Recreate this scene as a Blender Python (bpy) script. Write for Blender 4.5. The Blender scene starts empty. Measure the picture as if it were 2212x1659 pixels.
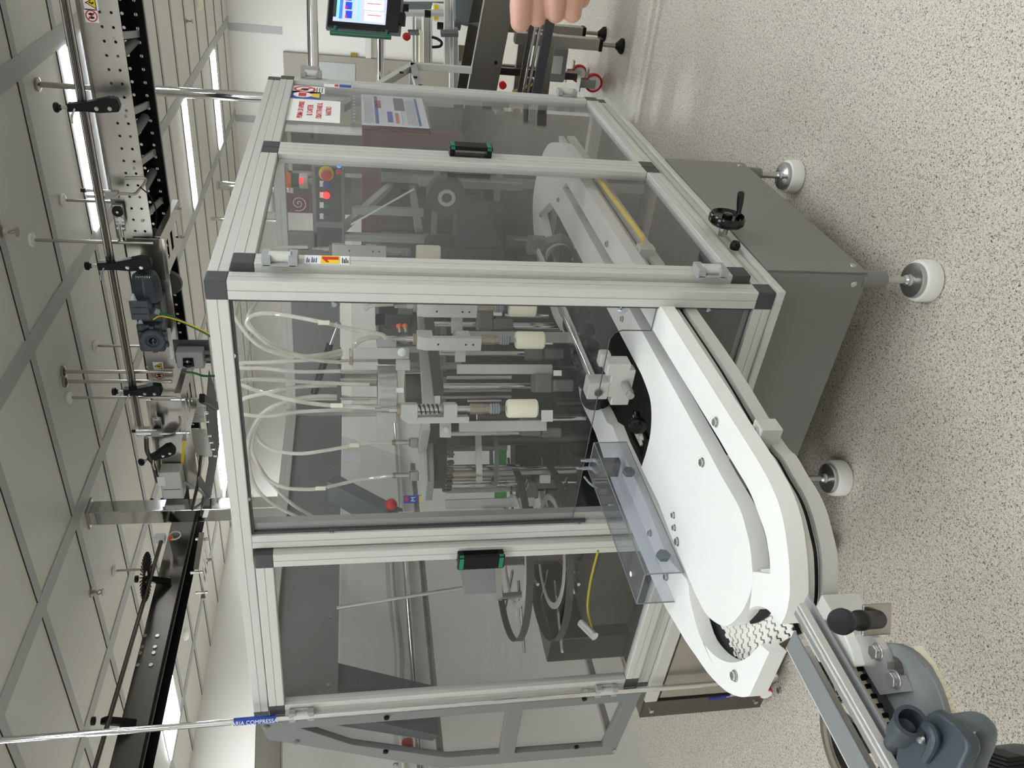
import bpy, bmesh, math, random
from mathutils import Vector, Matrix
from mathutils.geometry import tessellate_polygon
random.seed(7)
PI = math.pi
V = Vector
# ------------------------------------------------------------------ camera
W_, H_ = 1659, 2212
FPX = 1740.72
YAW, PITCH, ROLL = -0.966782, -0.196086, -0.0015314
CAM = V((-1.57979, -0.82699, 1.49765))
_f = V((-math.sin(YAW)*math.cos(PITCH), math.cos(YAW)*math.cos(PITCH), math.sin(PITCH)))
_r = V((math.cos(YAW), math.sin(YAW), 0))
_u = _r.cross(_f)
RT = _r*math.cos(ROLL) + _u*math.sin(ROLL)      # right of the upright view
UP = RT.cross(_f)
DN = -UP
FW = _f
C = bpy.context.scene.collection
cam = bpy.data.cameras.new('camera'); co = bpy.data.objects.new('camera', cam); C.objects.link(co)
# the phone was held on its side: image right = world down, image up = world right
mx = Matrix(((DN.x, RT.x, -FW.x, CAM.x), (DN.y, RT.y, -FW.y, CAM.y), (DN.z, RT.z, -FW.z, CAM.z), (0, 0, 0, 1)))
co.matrix_world = mx
cam.sensor_fit = 'HORIZONTAL'; cam.sensor_width = 36; cam.lens = 36*FPX/2212
cam.clip_start = 0.05; cam.clip_end = 100
bpy.context.scene.camera = co
sc = bpy.context.scene
sc.view_settings.view_transform = 'Standard'; sc.view_settings.look = 'None'
sc.view_settings.gamma = 1; sc.view_settings.use_curve_mapping = False
sc.view_settings.exposure = 0.0
LAMP = 38.0
w = bpy.data.worlds.new('world'); sc.world = w; w.use_nodes = True
w.node_tree.nodes['Background'].inputs[0].default_value = (0.8, 0.85, 0.9, 1)
w.node_tree.nodes['Background'].inputs[1].default_value = 0.15

def ray(x, y):
    return RT*((1659-y-W_/2)/FPX) + DN*((x-H_/2)/FPX) + FW
def P(x, y, ax, val):
    d = ray(x, y); i = 'xyz'.index(ax); t = (val-CAM[i])/d[i]; return CAM + d*t
def D(x, y, dep): return CAM + ray(x, y)*dep

# ------------------------------------------------------------------ materials
def lin(c): return tuple(((v/255)/12.92 if v/255 <= .04045 else ((v/255+.055)/1.055)**2.4) for v in c) + (1,)
M = {}
def mat(name, col, rough=.5, metal=0, noise=0, nscale=40, bump=0, stretch=None, trans=0, emis=0, alpha=1, spec=.5, coat=0, sss=0):
    m = bpy.data.materials.new(name); m.use_nodes = True; nt = m.node_tree; b = nt.nodes['Principled BSDF']
    c = lin(col)
    b.inputs['Base Color'].default_value = c
    b.inputs['Roughness'].default_value = rough; b.inputs['Metallic'].default_value = metal
    b.inputs['Specular IOR Level'].default_value = spec
    if coat: b.inputs['Coat Weight'].default_value = coat
    if sss:
        b.inputs['Subsurface Weight'].default_value = sss; b.inputs['Subsurface Radius'].default_value = (.012, .01, .008)
    if trans: b.inputs['Transmission Weight'].default_value = trans
    if emis:
        b.inputs['Emission Color'].default_value = c; b.inputs['Emission Strength'].default_value = emis
    if noise or bump:
        tc = nt.nodes.new('ShaderNodeTexCoord'); mp = nt.nodes.new('ShaderNodeMapping'); nz = nt.nodes.new('ShaderNodeTexNoise')
        nt.links.new(tc.outputs['Object'], mp.inputs[0]); nt.links.new(mp.outputs[0], nz.inputs[0])
        if stretch: mp.inputs['Scale'].default_value = stretch
        nz.inputs['Scale'].default_value = nscale; nz.inputs['Detail'].default_value = 4
        if noise:
            mxn = nt.nodes.new('ShaderNodeMix'); mxn.data_type = 'RGBA'
            mxn.inputs[6].default_value = tuple(v*(1-noise) for v in c[:3])+(1,); mxn.inputs[7].default_value = tuple(min(1, v*(1+noise)) for v in c[:3])+(1,)
            nt.links.new(nz.outputs[0], mxn.inputs[0]); nt.links.new(mxn.outputs[2], b.inputs['Base Color'])
        if bump:
            bp = nt.nodes.new('ShaderNodeBump'); bp.inputs['Strength'].default_value = bump; bp.inputs['Distance'].default_value = .001
            nt.links.new(nz.outputs[0], bp.inputs['Height']); nt.links.new(bp.outputs[0], b.inputs['Normal'])
    M[name] = m; return m
mat('alu', (196, 196, 190), .58, .25, noise=.02, nscale=3)
mat('alu_dark', (160, 161, 158), .5, .4, noise=.03, nscale=4)
mat('alu_raw', (205, 205, 203), .3, .8, noise=.08, nscale=8, stretch=(1, 1, .2))
mat('cap', (62, 63, 64), .55)
mat('black', (13, 13, 14), .45, spec=.25)
mat('black_gloss', (9, 9, 10), .15, spec=.4)
mat('dark_table', (58, 58, 54), .6)
mat('yellow_dull', (150, 135, 30), .6)
mat('grey_plate', (122, 124, 125), .45)
mat('maroon', (120, 60, 66), .6)
mat('rubber', (26, 27, 29), .7)
mat('hdpe', (231, 231, 227), .42, noise=.025, nscale=12, sss=.15)
mat('hdpe_old', (226, 225, 216), .45, noise=.05, nscale=14)
mat('cream', (238, 233, 206), .55, noise=.03, nscale=30, sss=.2)
mat('steel', (176, 172, 164), .28, .95, noise=.1, nscale=3, stretch=(1, 1, 8), bump=.05)
mat('steel_mid', (138, 134, 127), .38, .8, noise=.06, nscale=3)
mat('steel_dark', (100, 96, 90), .3, .9, noise=.12, nscale=4)
mat('chrome', (215, 215, 215), .08, 1)
mat('zinc', (190, 192, 190), .25, .9, noise=.1, nscale=60)
mat('brass', (165, 157, 140), .35, .8)
mat('grey_paint', (114, 115, 111), .38, noise=.03, nscale=3)
mat('grey_panel', (118, 119, 118), .35)
mat('grey_plastic', (150, 152, 152), .45)
mat('grey_dark', (92, 98, 101), .45)
mat('motor', (60, 68, 75), .4, .1)
mat('cast', (112, 112, 108), .55, .3, noise=.1, nscale=50, bump=.3)
mat('wall', (222, 220, 214), .6, noise=.01, nscale=2)
mat('wall_grey', (205, 205, 200), .6)
mat('ceiling_panel', (214, 213, 204), .45, noise=.012, nscale=2)
mat('grid', (172, 175, 173), .45)
mat('lamp', (244, 250, 255), .5, emis=LAMP)
mat('green', (14, 118, 88), .45)
mat('green_dark', (12, 92, 66), .3)
mat('green_led', (60, 170, 60), .6)
mat('red', (200, 30, 36), .4)
mat('red_glow', (255, 40, 40), .4, emis=3)
mat('blue_glow', (40, 120, 255), .4, emis=3)
mat('yellow', (236, 206, 30), .5)
mat('blue', (35, 70, 170), .4)
mat('navy', (20, 35, 120), .35)
mat('orange', (230, 110, 40), .5)
mat('paper', (238, 238, 236), .6)
mat('bellows', (150, 156, 160), .35, trans=.2)
mat('skin', (184, 142, 124), .5, noise=.14, nscale=60, sss=.3, bump=.25)
mat('cable_green', (30, 105, 62), .5)
mat('white_plastic', (232, 232, 228), .4)
mat('pvc_box', (205, 208, 206), .3)
mat('door_grey', (150, 145, 134), .5)
mat('win_dark', (70, 68, 62), .1)
def glassy(name, tint, refl=.5, haze=.03, hazec=(190, 190, 190)):
    m = bpy.data.materials.new(name); m.use_nodes = True; nt = m.node_tree; nt.nodes.clear()
    o = nt.nodes.new('ShaderNodeOutputMaterial'); t = nt.nodes.new('ShaderNodeBsdfTransparent'); g = nt.nodes.new('ShaderNodeBsdfGlossy')
    d = nt.nodes.new('ShaderNodeBsdfDiffuse'); d.inputs[0].default_value = lin(hazec)
    t.inputs[0].default_value = tuple(tint)+(1,); g.inputs['Roughness'].default_value = .02
    lw = nt.nodes.new('ShaderNodeLayerWeight'); lw.inputs[0].default_value = .5
    pw = nt.nodes.new('ShaderNodeMath'); pw.operation = 'POWER'; pw.inputs[1].default_value = 5
    nt.links.new(lw.outputs['Facing'], pw.inputs[0])
    mu = nt.nodes.new('ShaderNodeMapRange'); mu.inputs[3].default_value = .045*refl*1.6; mu.inputs[4].default_value = .9
    m1 = nt.nodes.new('ShaderNodeMixShader'); m2 = nt.nodes.new('ShaderNodeMixShader')
    nt.links.new(pw.outputs[0], mu.inputs[0]); nt.links.new(mu.outputs[0], m1.inputs[0])
    nt.links.new(t.outputs[0], m1.inputs[1]); nt.links.new(g.outputs[0], m1.inputs[2])
    tc = nt.nodes.new('ShaderNodeTexCoord'); nz = nt.nodes.new('ShaderNodeTexNoise'); nz.inputs['Scale'].default_value = 5; nz.inputs['Detail'].default_value = 8
    nt.links.new(tc.outputs['Object'], nz.inputs[0])
    mr = nt.nodes.new('ShaderNodeMapRange'); mr.inputs[1].default_value = .3; mr.inputs[2].default_value = .75
    mr.inputs[3].default_value = haze*.4; mr.inputs[4].default_value = haze*1.6
    nt.links.new(nz.outputs[0], mr.inputs[0]); nt.links.new(mr.outputs[0], m2.inputs[0])
    nt.links.new(m1.outputs[0], m2.inputs[1]); nt.links.new(d.outputs[0], m2.inputs[2]); nt.links.new(m2.outputs[0], o.inputs[0])
    M[name] = m
glassy('pane', (.945, .945, .947), .5, .010)
glassy('pane_smoke', (.90, .90, .905), .6, .028, (165, 165, 165))
glassy('clear_guard', (.86, .87, .9), .8, .05)
glassy('tube_clear', (.86, .86, .82), .9, .62, (232, 231, 218))
glassy('pocket', (.93, .94, .96), .9, .05)
def floor_mat():
    m = bpy.data.materials.new('floor_vinyl'); m.use_nodes = True; nt = m.node_tree; b = nt.nodes['Principled BSDF']
    b.inputs['Roughness'].default_value = .38
    tc = nt.nodes.new('ShaderNodeTexCoord')
    base = lin((214, 206, 192)); prev = None
    def fleck(scale, thr, col, off, prevsock, warp=.5, soft=.03):
        mp = nt.nodes.new('ShaderNodeMapping'); mp.inputs['Location'].default_value = (off, off*1.7, 0)
        nt.links.new(tc.outputs['Object'], mp.inputs[0])
        nz = nt.nodes.new('ShaderNodeTexNoise'); nz.inputs['Scale'].default_value = scale; nz.inputs['Detail'].default_value = 1.5; nz.inputs['Distortion'].default_value = warp
        nt.links.new(mp.outputs[0], nz.inputs[0])
        r = nt.nodes.new('ShaderNodeMapRange'); r.inputs[1].default_value = thr; r.inputs[2].default_value = thr+soft; r.clamp = True
        nt.links.new(nz.outputs[0], r.inputs[0])
        x = nt.nodes.new('ShaderNodeMix'); x.data_type = 'RGBA'
        if prevsock is None: x.inputs[6].default_value = base
        else: nt.links.new(prevsock, x.inputs[6])
        x.inputs[7].default_value = lin(col); nt.links.new(r.outputs[0], x.inputs[0]); return x.outputs[2]
    s = fleck(170, .56, (186, 176, 160), 3, None, .6, .06)
    s = fleck(200, .60, (96, 91, 85), 11, s, 1.4, .02)
    s = fleck(230, .64, (52, 50, 48), 29, s, 1.6, .02)
    s = fleck(190, .64, (228, 222, 208), 47, s, .8)
    s = fleck(1.2, .52, (188, 181, 168), 5, s, .3, .5) if False else s
    nt.links.new(s, b.inputs['Base Color']); M['floor'] = m
floor_mat()

# ------------------------------------------------------------------ mesh helpers
def basis(d, up=V((0, 0, 1))):
    d = d.normalized()
    if abs(d.dot(up)) > .999: up = V((0, 1, 0))
    a = up.cross(d).normalized(); b = d.cross(a).normalized(); return a, b
class MB:
    def __init__(s): s.v = []; s.f = []
    def add(s, vs, fs):
        n = len(s.v); s.v += [V(p) for p in vs]; s.f += [tuple(i+n for i in f) for f in fs]; return s
    def hexa(s, p):
        return s.add(p, [(0, 3, 2, 1), (4, 5, 6, 7), (0, 1, 5, 4), (1, 2, 6, 5), (2, 3, 7, 6), (3, 0, 4, 7)])
    def box(s, x0, x1, y0, y1, z0, z1):
        if x0 > x1: x0, x1 = x1, x0
        if y0 > y1: y0, y1 = y1, y0
        if z0 > z1: z0, z1 = z1, z0
        return s.hexa([(x0, y0, z0), (x1, y0, z0), (x1, y1, z0), (x0, y1, z0), (x0, y0, z1), (x1, y0, z1), (x1, y1, z1), (x0, y1, z1)])
    def obox(s, c, hx, hy, hz, ax=V((1, 0, 0)), ay=V((0, 1, 0)), az=None):
        c = V(c); ax = V(ax).normalized(); ay = V(ay).normalized(); az = az or ax.cross(ay)
        q = lambda i, j, k: c+ax*hx*i+ay*hy*j+az*hz*k
        return s.hexa([q(-1, -1, -1), q(1, -1, -1), q(1, 1, -1), q(-1, 1, -1), q(-1, -1, 1), q(1, -1, 1), q(1, 1, 1), q(-1, 1, 1)])
    def bar(s, p0, p1, w, h, up=V((0, 0, 1))):
        p0 = V(p0); p1 = V(p1); a, b = basis(p1-p0, up); w /= 2; h /= 2
        q = lambda p, i, j: p+a*w*i+b*h*j
        return s.hexa([q(p0, -1, -1), q(p0, 1, -1), q(p0, 1, 1), q(p0, -1, 1), q(p1, -1, -1), q(p1, 1, -1), q(p1, 1, 1), q(p1, -1, 1)])
    def extr(s, sec, p0, p1, up=V((0, 0, 1))):
        p0 = V(p0); p1 = V(p1); a, b = basis(p1-p0, up); n = len(sec)
        vs = [p0+a*x+b*y for x, y in sec]+[p1+a*x+b*y for x, y in sec]
        tri = tessellate_polygon([[V((x, y, 0)) for x, y in sec]])
        fs = [(i, (i+1) % n, n+(i+1) % n, n+i) for i in range(n)]+[tuple(reversed(t)) for t in tri]+[tuple(n+i for i in t) for t in tri]
        return s.add(vs, fs)
    def cyl(s, p0, p1, r0, r1=None, n=20):
        p0 = V(p0); p1 = V(p1); r1 = r0 if r1 is None else r1; a, b = basis(p1-p0)
        vs = []
        for p, r in ((p0, r0), (p1, r1)):
            vs += [p+(a*math.cos(2*PI*i/n)+b*math.sin(2*PI*i/n))*r for i in range(n)]
        fs = [(i, (i+1) % n, n+(i+1) % n, n+i) for i in range(n)]+[tuple(range(n))[::-1], tuple(range(n, 2*n))]
        return s.add(vs, fs)
    def lathe(s, prof, o, ax=V((0, 0, 1)), n=28, close=False):
        o = V(o); ax = V(ax).normalized(); a, b = basis(ax); vs = []; fs = []
        for r, h in prof: vs += [o+ax*h+(a*math.cos(2*PI*i/n)+b*math.sin(2*PI*i/n))*r for i in range(n)]
        m = len(prof)
        for k in range(m if close else m-1):
            k2 = (k+1) % m
            fs += [(k*n+i, k*n+(i+1) % n, k2*n+(i+1) % n, k2*n+i) for i in range(n)]
        if not close: fs += [tuple(range(n))[::-1], tuple(range((m-1)*n, m*n))]
        return s.add(vs, fs)
    def tube(s, pts, r, n=10, sub=6, closed=False, caps=True):
        pts = [V(p) for p in pts]
        if sub > 1 and len(pts) > 2: pts = catmull(pts, sub, closed)
        m = len(pts); rr = r if isinstance(r, (list, tuple)) else None
        vs = []; fs = []; a = None
        for k in range(m):
            t = (pts[(k+1) % m]-pts[k-1]) if (closed or 0 < k < m-1) else (pts[1]-pts[0] if k == 0 else pts[-1]-pts[-2])
            if t.length < 1e-9: t = V((0, 0, 1))
            t.normalize()
            if a is None: a, b = basis(t)
            else:
                a = (a-t*a.dot(t))
                a = a.normalized() if a.length > 1e-6 else basis(t)[0]
                b = t.cross(a)
            q = r if rr is None else rr[min(len(rr)-1, int(k*len(rr)/m))]
            vs += [pts[k]+(a*math.cos(2*PI*i/n)+b*math.sin(2*PI*i/n))*q for i in range(n)]
        for k in range(m if closed else m-1):
            k2 = (k+1) % m
            fs += [(k*n+i, k*n+(i+1) % n, k2*n+(i+1) % n, k2*n+i) for i in range(n)]
        if not closed and caps: fs += [tuple(range(n))[::-1], tuple(range((m-1)*n, m*n))]
        return s.add(vs, fs)
    def prism(s, poly, h0, h1, holes=(), o=V((0, 0, 0)), ax=V((1, 0, 0)), ay=V((0, 1, 0))):
        """polygon (a,b) pairs extruded along ax x ay from h0 to h1"""
        ax = V(ax); ay = V(ay); az = ax.cross(ay); loops = [list(poly)]+[list(h) for h in holes]
        tri = tessellate_polygon([[V((p[0], p[1], 0)) for p in L] for L in loops])
        flat = [p for L in loops for p in L]; n = len(flat)
        vs = [o+ax*p[0]+ay*p[1]+az*h0 for p in flat]+[o+ax*p[0]+ay*p[1]+az*h1 for p in flat]
        fs = [tuple(t) for t in tri]+[tuple(n+i for i in reversed(t)) for t in tri]; k = 0
        for L in loops:
            m = len(L); fs += [(k+i, k+(i+1) % m, n+k+(i+1) % m, n+k+i) for i in range(m)]; k += m
        return s.add(vs, fs)
    def sph(s, c, r, n=14, sc=(1, 1, 1)):
        c = V(c); vs = [c+V((0, 0, r*sc[2]))]; fs = []
        for k in range(1, n//2):
            t = PI*k/(n//2)
            vs += [c+V((r*sc[0]*math.sin(t)*math.cos(2*PI*i/n), r*sc[1]*math.sin(t)*math.sin(2*PI*i/n), r*sc[2]*math.cos(t))) for i in range(n)]
        vs.append(c-V((0, 0, r*sc[2]))); L = len(vs)-1; K = n//2-1
        fs += [(0, 1+i, 1+(i+1) % n) for i in range(n)]
        for k in range(K-1): fs += [(1+k*n+i, 1+(k+1)*n+i, 1+(k+1)*n+(i+1) % n, 1+k*n+(i+1) % n) for i in range(n)]
        fs += [(L, 1+(K-1)*n+(i+1) % n, 1+(K-1)*n+i) for i in range(n)]
        return s.add(vs, fs)
    def hexnut(s, c, ax, r, h): 
        c = V(c); return s.cyl(c, c+V(ax).normalized()*h, r, n=6)
    def bolt(s, c, ax=V((0, 0, 1)), r=.008, h=.006):
        c = V(c); ax = V(ax).normalized()
        s.cyl(c, c+ax*h*.3, r*1.25, n=16); s.cyl(c+ax*h*.3, c+ax*h*1.3, r, n=6); return s
    def build(s, name, m, parent=None, bevel=0, seg=2, smooth=35):
        o_ = parent_loc(parent)
        me = bpy.data.meshes.new(name)
        me.from_pydata([tuple(p-o_) for p in s.v], [], s.f)
        bm = bmesh.new(); bm.from_mesh(me); bmesh.ops.recalc_face_normals(bm, faces=bm.faces); bm.to_mesh(me); bm.free()
        me.materials.append(M[m] if isinstance(m, str) else m)
        if smooth:
            me.polygons.foreach_set('use_smooth', [True]*len(me.polygons)); me.set_sharp_from_angle(angle=math.radians(smooth))
        ob = bpy.data.objects.new(name, me); C.objects.link(ob)
        if parent: ob.parent = parent
        if bevel:
            b = ob.modifiers.new('bevel', 'BEVEL'); b.width = bevel; b.segments = seg; b.limit_method = 'ANGLE'; b.angle_limit = math.radians(40); b.harden_normals = bool(smooth)
        return ob
def parent_loc(p):
    v = V((0, 0, 0))
    while p is not None: v += p.location; p = p.parent
    return v
def catmull(p, k, closed=False):
    out = []; n = len(p)
    rng = range(n if closed else n-1)
    for i in rng:
        a = p[i-1] if (closed or i > 0) else p[0]*2-p[1]; b = p[i]; c = p[(i+1) % n]; d = p[(i+2) % n] if (closed or i+2 < n) else c*2-b
        for j in range(k):
            t = j/k
            out.append(.5*((2*b)+(c-a)*t+(2*a-5*b+4*c-d)*t*t+(3*b-a-3*c+d)*t**3))
    if not closed: out.append(p[-1].copy())
    return out
def smooth2(pts, k=4, closed=False):
    q = catmull([V((a, b, 0)) for a, b in pts], k, closed); return [(v.x, v.y) for v in q]
def tag(o, label, cat, group=None):
    o['label'] = label; o['category'] = cat
    if group: o['group'] = group
    return o
def thing(name, label, cat, loc=(0, 0, 0), group=None):
    o = bpy.data.objects.new(name, None); C.objects.link(o); o.location = loc; o.empty_display_size = .05
    return tag(o, label, cat, group)
def struct(o): o['kind'] = 'structure'; return o
def text(name, s, size, pos, ax, ay, m, parent, align='CENTER', thick=.0003, bold=0):
    cu = bpy.data.curves.new(name, 'FONT'); cu.body = s; cu.size = size; cu.align_x = align; cu.align_y = 'CENTER'; cu.extrude = thick; cu.offset = bold
    tmp = bpy.data.objects.new('tmp', cu); C.objects.link(tmp)
    dg = bpy.context.evaluated_depsgraph_get(); me = bpy.data.meshes.new_from_object(tmp.evaluated_get(dg)); bpy.data.objects.remove(tmp)
    ax = V(ax).normalized(); ay = V(ay).normalized(); az = ax.cross(ay); pos = V(pos); o_ = parent_loc(parent)
    for v in me.vertices: p = v.co.copy(); v.co = pos+ax*p.x+ay*p.y+az*p.z-o_
    me.materials.clear(); me.materials.append(M[m]); me.name = name
    ob = bpy.data.objects.new(name, me); C.objects.link(ob); ob.parent = parent; return ob
def copy_tree(o, parent=None):
    c = o.copy(); C.objects.link(c)
    if parent: c.parent = parent
    for ch in [x for x in bpy.data.objects if x.parent == o]: copy_tree(ch, c)
    return c
X, Y, Z = V((1, 0, 0)), V((0, 1, 0)), V((0, 0, 1))
#PARTS
# ------------------------------------------------------------------ room
CZ = 3.0; XW = 9.6; YW = 6.69; X0 = -3.2; Y0 = -2.6
struct(MB().box(X0, XW+.1, Y0, YW+.1, -.08, 0).build('floor', 'floor', smooth=0))
struct(MB().box(X0, XW+.1, Y0, YW+.1, CZ, CZ+.08).build('ceiling', 'ceiling_panel', smooth=0))
mb = MB()
gy = [.285+1.123*k for k in range(-2, 6)]; gx = [1.98+.6*k for k in range(-8, 13)]
for y in gy: mb.box(X0, XW, y-.05, y+.05, CZ-.006, CZ)
for x in gx: mb.box(x-.03, x+.03, Y0, YW, CZ-.0052, CZ)
g = mb.build('trim_1', 'grid', smooth=0); struct(g)
mb = MB()
for x in gx:
    ys = [Y0]+[v for y in gy for v in (y-.051, y+.051)]+[YW]
    for a, b in zip(ys[::2], ys[1::2]):
        if b > a: mb.box(x-.0335, x-.0305, a, b, CZ-.004, CZ)
struct(mb.build('trim_2', 'rubber', smooth=0))
struct(MB().box(X0, XW+.1, YW, YW+.1, 0, CZ).build('wall_left', 'wall', smooth=0))
struct(MB().box(XW, XW+.1, Y0, YW, 0, CZ).build('wall_back', 'wall', smooth=0))
struct(MB().box(X0, XW, Y0-.1, Y0, 0, CZ).build('wall_right', 'wall', smooth=0))
struct(MB().box(X0-.1, X0, Y0, YW, 0, CZ).build('wall_front', 'wall', smooth=0))
# white partition behind the machine, with an upper band, bumper rail
struct(MB().box(-.6, 5.6, 3.04, 3.12, 0, 1.93).build('wall_partition', 'wall', smooth=0))
t = thing('bumper_rail', 'stainless bumper rail along the white partition behind the machine', 'rail', (1.5, 3.0, 1.16))
MB().cyl((-.6, 2.985, 1.17), (5.6, 2.985, 1.17), .02).build('rail_tube', 'chrome', t)
for x in (0., 1.2, 2.4, 3.6, 4.8): MB().cyl((x, 2.985, 1.17), (x, 3.04, 1.17), .01, n=10).build('bracket', 'chrome', t)
struct(MB().box(-.6, 5.6, 3.0, 3.15, 1.9, 1.96).build('trim_3', 'steel', smooth=0, bevel=.004))
# back wall grid strips and door
mb = MB()
for y in (1.48, 2.61, .36): mb.box(XW-.008, XW, y-.045, y+.045, 2.35 if y == 1.48 else 2.2, CZ)
struct(mb.build('trim_4', 'grid', smooth=0))
d1 = struct(MB().box(XW-.06, XW, 1.72, 2.62, 0, 2.35).build('door_1', 'door_grey', bevel=.004))
MB().box(XW-.07, XW-.06, 1.80, 2.2, 1.45, 2.0).build('glass_pane', 'grid', d1)
MB().cyl((XW-.12, 1.84, 1.1), (XW-.12, 1.96, 1.1), .012).build('door_handle', 'chrome', d1)
w1 = struct(MB().box(XW-.02, XW, 2.75, 3.9, 1.0, 2.75).build('window_1', 'win_dark'))
MB().box(XW-.03, XW-.02, 3.28, 3.34, 1.0, 2.75).build('window_frame', 'door_grey', w1)
MB().box(XW-.03, XW-.02, 2.75, 3.9, 2.3, 2.35).build('window_frame', 'brass', w1)
# lamps
def lamp(x0, x1, y0, y1, label, strips=1):
    t = thing('ceiling_light', label, 'ceiling light', ((x0+x1)/2, (y0+y1)/2, CZ), 'recessed strip lights in the clean-room ceiling')
    n = strips; wd = (x1-x0)
    if n == 1: MB().box(x0, x1, y0, y1, CZ-.012, CZ-.004).build('diffuser', 'lamp', t, smooth=0)
    else:
        MB().box(x0, x0+.09, y0, y1, CZ-.012, CZ-.004).build('diffuser', 'lamp', t, smooth=0)
        MB().box(x1-.09, x1, y0, y1, CZ-.012, CZ-.004).build('diffuser', 'lamp', t, smooth=0)
    MB().box(x0-.015, x1+.015, y0-.015, y1+.015, CZ-.004, CZ-.0005).build('frame', 'grid', t, smooth=0)
lamp(3.22, 3.74, .35, 1.37, 'twin strip ceiling light above the perforated overhead conveyor', 2)
lamp(6.20, 6.38, 1.47, 2.46, 'broad strip ceiling light between two grid bars, right of the chrome ceiling pipe')
lamp(8.02, 8.3, 1.47, 2.5, 'farthest strip ceiling light, near the white back wall')
lamp(2.55, 2.98, 5.05, 5.85, 'strip ceiling light beside the dark overhead conveyor, near the left wall')
lamp(5.95, 6.4, 4.9, 6.0, 'strip ceiling light glimpsed behind the frame top and overhead conveyor bend')
for k, (x, y) in enumerate(((-1.9, .85), (-.7, -.84), (.75, -1.5), (-.9, 2.55), (-.6, 4.6), (3.48, -.84), (6.3, -.84), (-2.4, 2.6), (-2.2, -1.9), (1.1, .85))):
    if k == 9: continue
    lamp(x-.26, x+.26, y-.5, y+.5, 'unseen twin strip ceiling light added outside the picture to light the front faces', 2)  # unseen fixtures added to light the front faces, repeating the ceiling strips
# sprinklers, smoke detector, bits on ceiling
def sprinkler(p, label):
    t = thing('sprinkler', label, 'sprinkler', p, 'brass sprinkler heads on the ceiling')
    p = V(p); MB().lathe([(.03, 0), (.03, -.006), (.016, -.012), (.008, -.03)], p, n=18).build('rosette', 'brass', t)
    MB().tube([p-Z*.03, p+V((.018, 0, -.045)), p-Z*.062], .0035, n=8).tube([p-Z*.03, p+V((-.018, 0, -.045)), p-Z*.062], .0035, n=8).build('yoke', 'brass', t)
    MB().cyl(p-Z*.062, p-Z*.066, .022).build('deflector', 'brass', t)
sprinkler(P(197, 1280, 'z', CZ), 'brass sprinkler head on the ceiling above the dark overhead conveyor')
sprinkler(P(2, 500, 'z', CZ), 'brass sprinkler head at the upper edge of the ceiling')
sprinkler(P(400, 45, 'z', CZ), 'small sprinkler head on the far ceiling near the back wall')
q = P(398, 1372, 'z', CZ); tag(MB().lathe([(.05, 0), (.05, -.02), (.03, -.045), (0.001, -.05)], q).build('smoke_detector', 'white_plastic'), 'round white smoke detector on the ceiling near the left wall', 'smoke detector')
q = P(425, 8, 'z', CZ); tag(MB().lathe([(.06, 0), (.06, -.03), (.03, -.055), (0.001, -.06)], q).build('smoke_detector', 'cream'), 'cream smoke detector on the far ceiling at the picture edge', 'smoke detector')
# chrome ceiling pipes that come down behind the guard
def pipe(name, label, p0, p1, r, flange=None, m='chrome', cat='pipe', group=None):
    t = thing(name, label, cat, p1, group)
    MB().cyl(p0, p1, r).build('tube', m, t)
    if flange: MB().lathe([(flange*.6, 0), (flange, -.008), (flange, -.014), (r, -.02)], p1).build('flange', 'white_plastic' if flange > .03 and m != 'steel' else m, t)
    return t
a = D(338, 196, 5.1); pipe('ceiling_pipe', 'thick chrome pipe dropping from the ceiling behind the machine guard', V((a.x, a.y, 1.0)), V((a.x, a.y, CZ)), .032)
for (px, py, lab) in ((468, 400, 'short chrome pipe stub below the far ceiling beside a grid bar'), (455, 472, 'thin hanging rod on the far ceiling behind the machine guard corner')):
    a = P(px, py, 'z', CZ); pipe('ceiling_pipe', lab, V((a.x, a.y, 2.2)), V((a.x, a.y, CZ)), .05 if px > 460 else .02)
# ------------------------------------------------------------------ guard enclosure
LX, LY, ZB, ZT = 1.637, 1.553, .5, 1.8
T = .045
def prof(w=T, h=T, g=.0012, gd=.0016):
    a, b = w/2, h/2
    c = .0016
    return [(-a+c, -b), (-g, -b), (-g, -b+gd), (g, -b+gd), (g, -b), (a-c, -b), (a, -b+c), (a, -g), (a-gd, -g), (a-gd, g), (a, g), (a, b-c), (a-c, b), (g, b), (g, b-gd), (-g, b-gd), (-g, b), (-a+c, b), (-a, b-c), (-a, g), (-a+gd, g), (-a+gd, -g), (-a, -g), (-a, -b+c)]
def rail(p0, p1, parent, name='rail', m='alu', w=T, h=T, up=Z):
    return MB().extr(prof(w, h, .0012, .0016), p0, p1, up).build(name, m, parent, smooth=0)
guard = thing('guard_enclosure', 'aluminium framed machine guard with clear panes and dark corner caps around the pick heads', 'machine guard', (0, 0, ZB))
h = T/2
for (x, y) in ((h, h), (LX-h, h), (h, LY-h), (LX-h, LY-h)): rail((x, y, ZB+T), (x, y, ZT-T), guard, 'post')
rail((h, .768, ZB+T), (h, .768, ZT-T), guard, 'post')
for z in (ZT-h, ZB+h):
    for (p, q) in (((T, h, z), (LX-T, h, z)), ((h, T, z), (h, LY-T, z)), ((T, LY-h, z), (LX-T, LY-h, z)), ((LX-h, T, z), (LX-h, LY-T, z))): rail(p, q, guard)
for (x, y) in ((h, h), (LX-h, h), (h, LY-h), (LX-h, LY-h)):
    for z in (ZT-h, ZB+h): MB().box(x-h-.0008, x+h+.0008, y-h-.0008, y+h+.0008, z-h-.0008, z+h+.0008).build('corner_cap', 'cap', guard, bevel=.003)
# base lip of folded sheet
MB().box(-.008, LX+.008, -.008, .03, ZB-.02, ZB-.001).box(-.008, .03, .03, LY, ZB-.02, ZB-.001).build('base_lip', 'alu', guard, bevel=.002)
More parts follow.
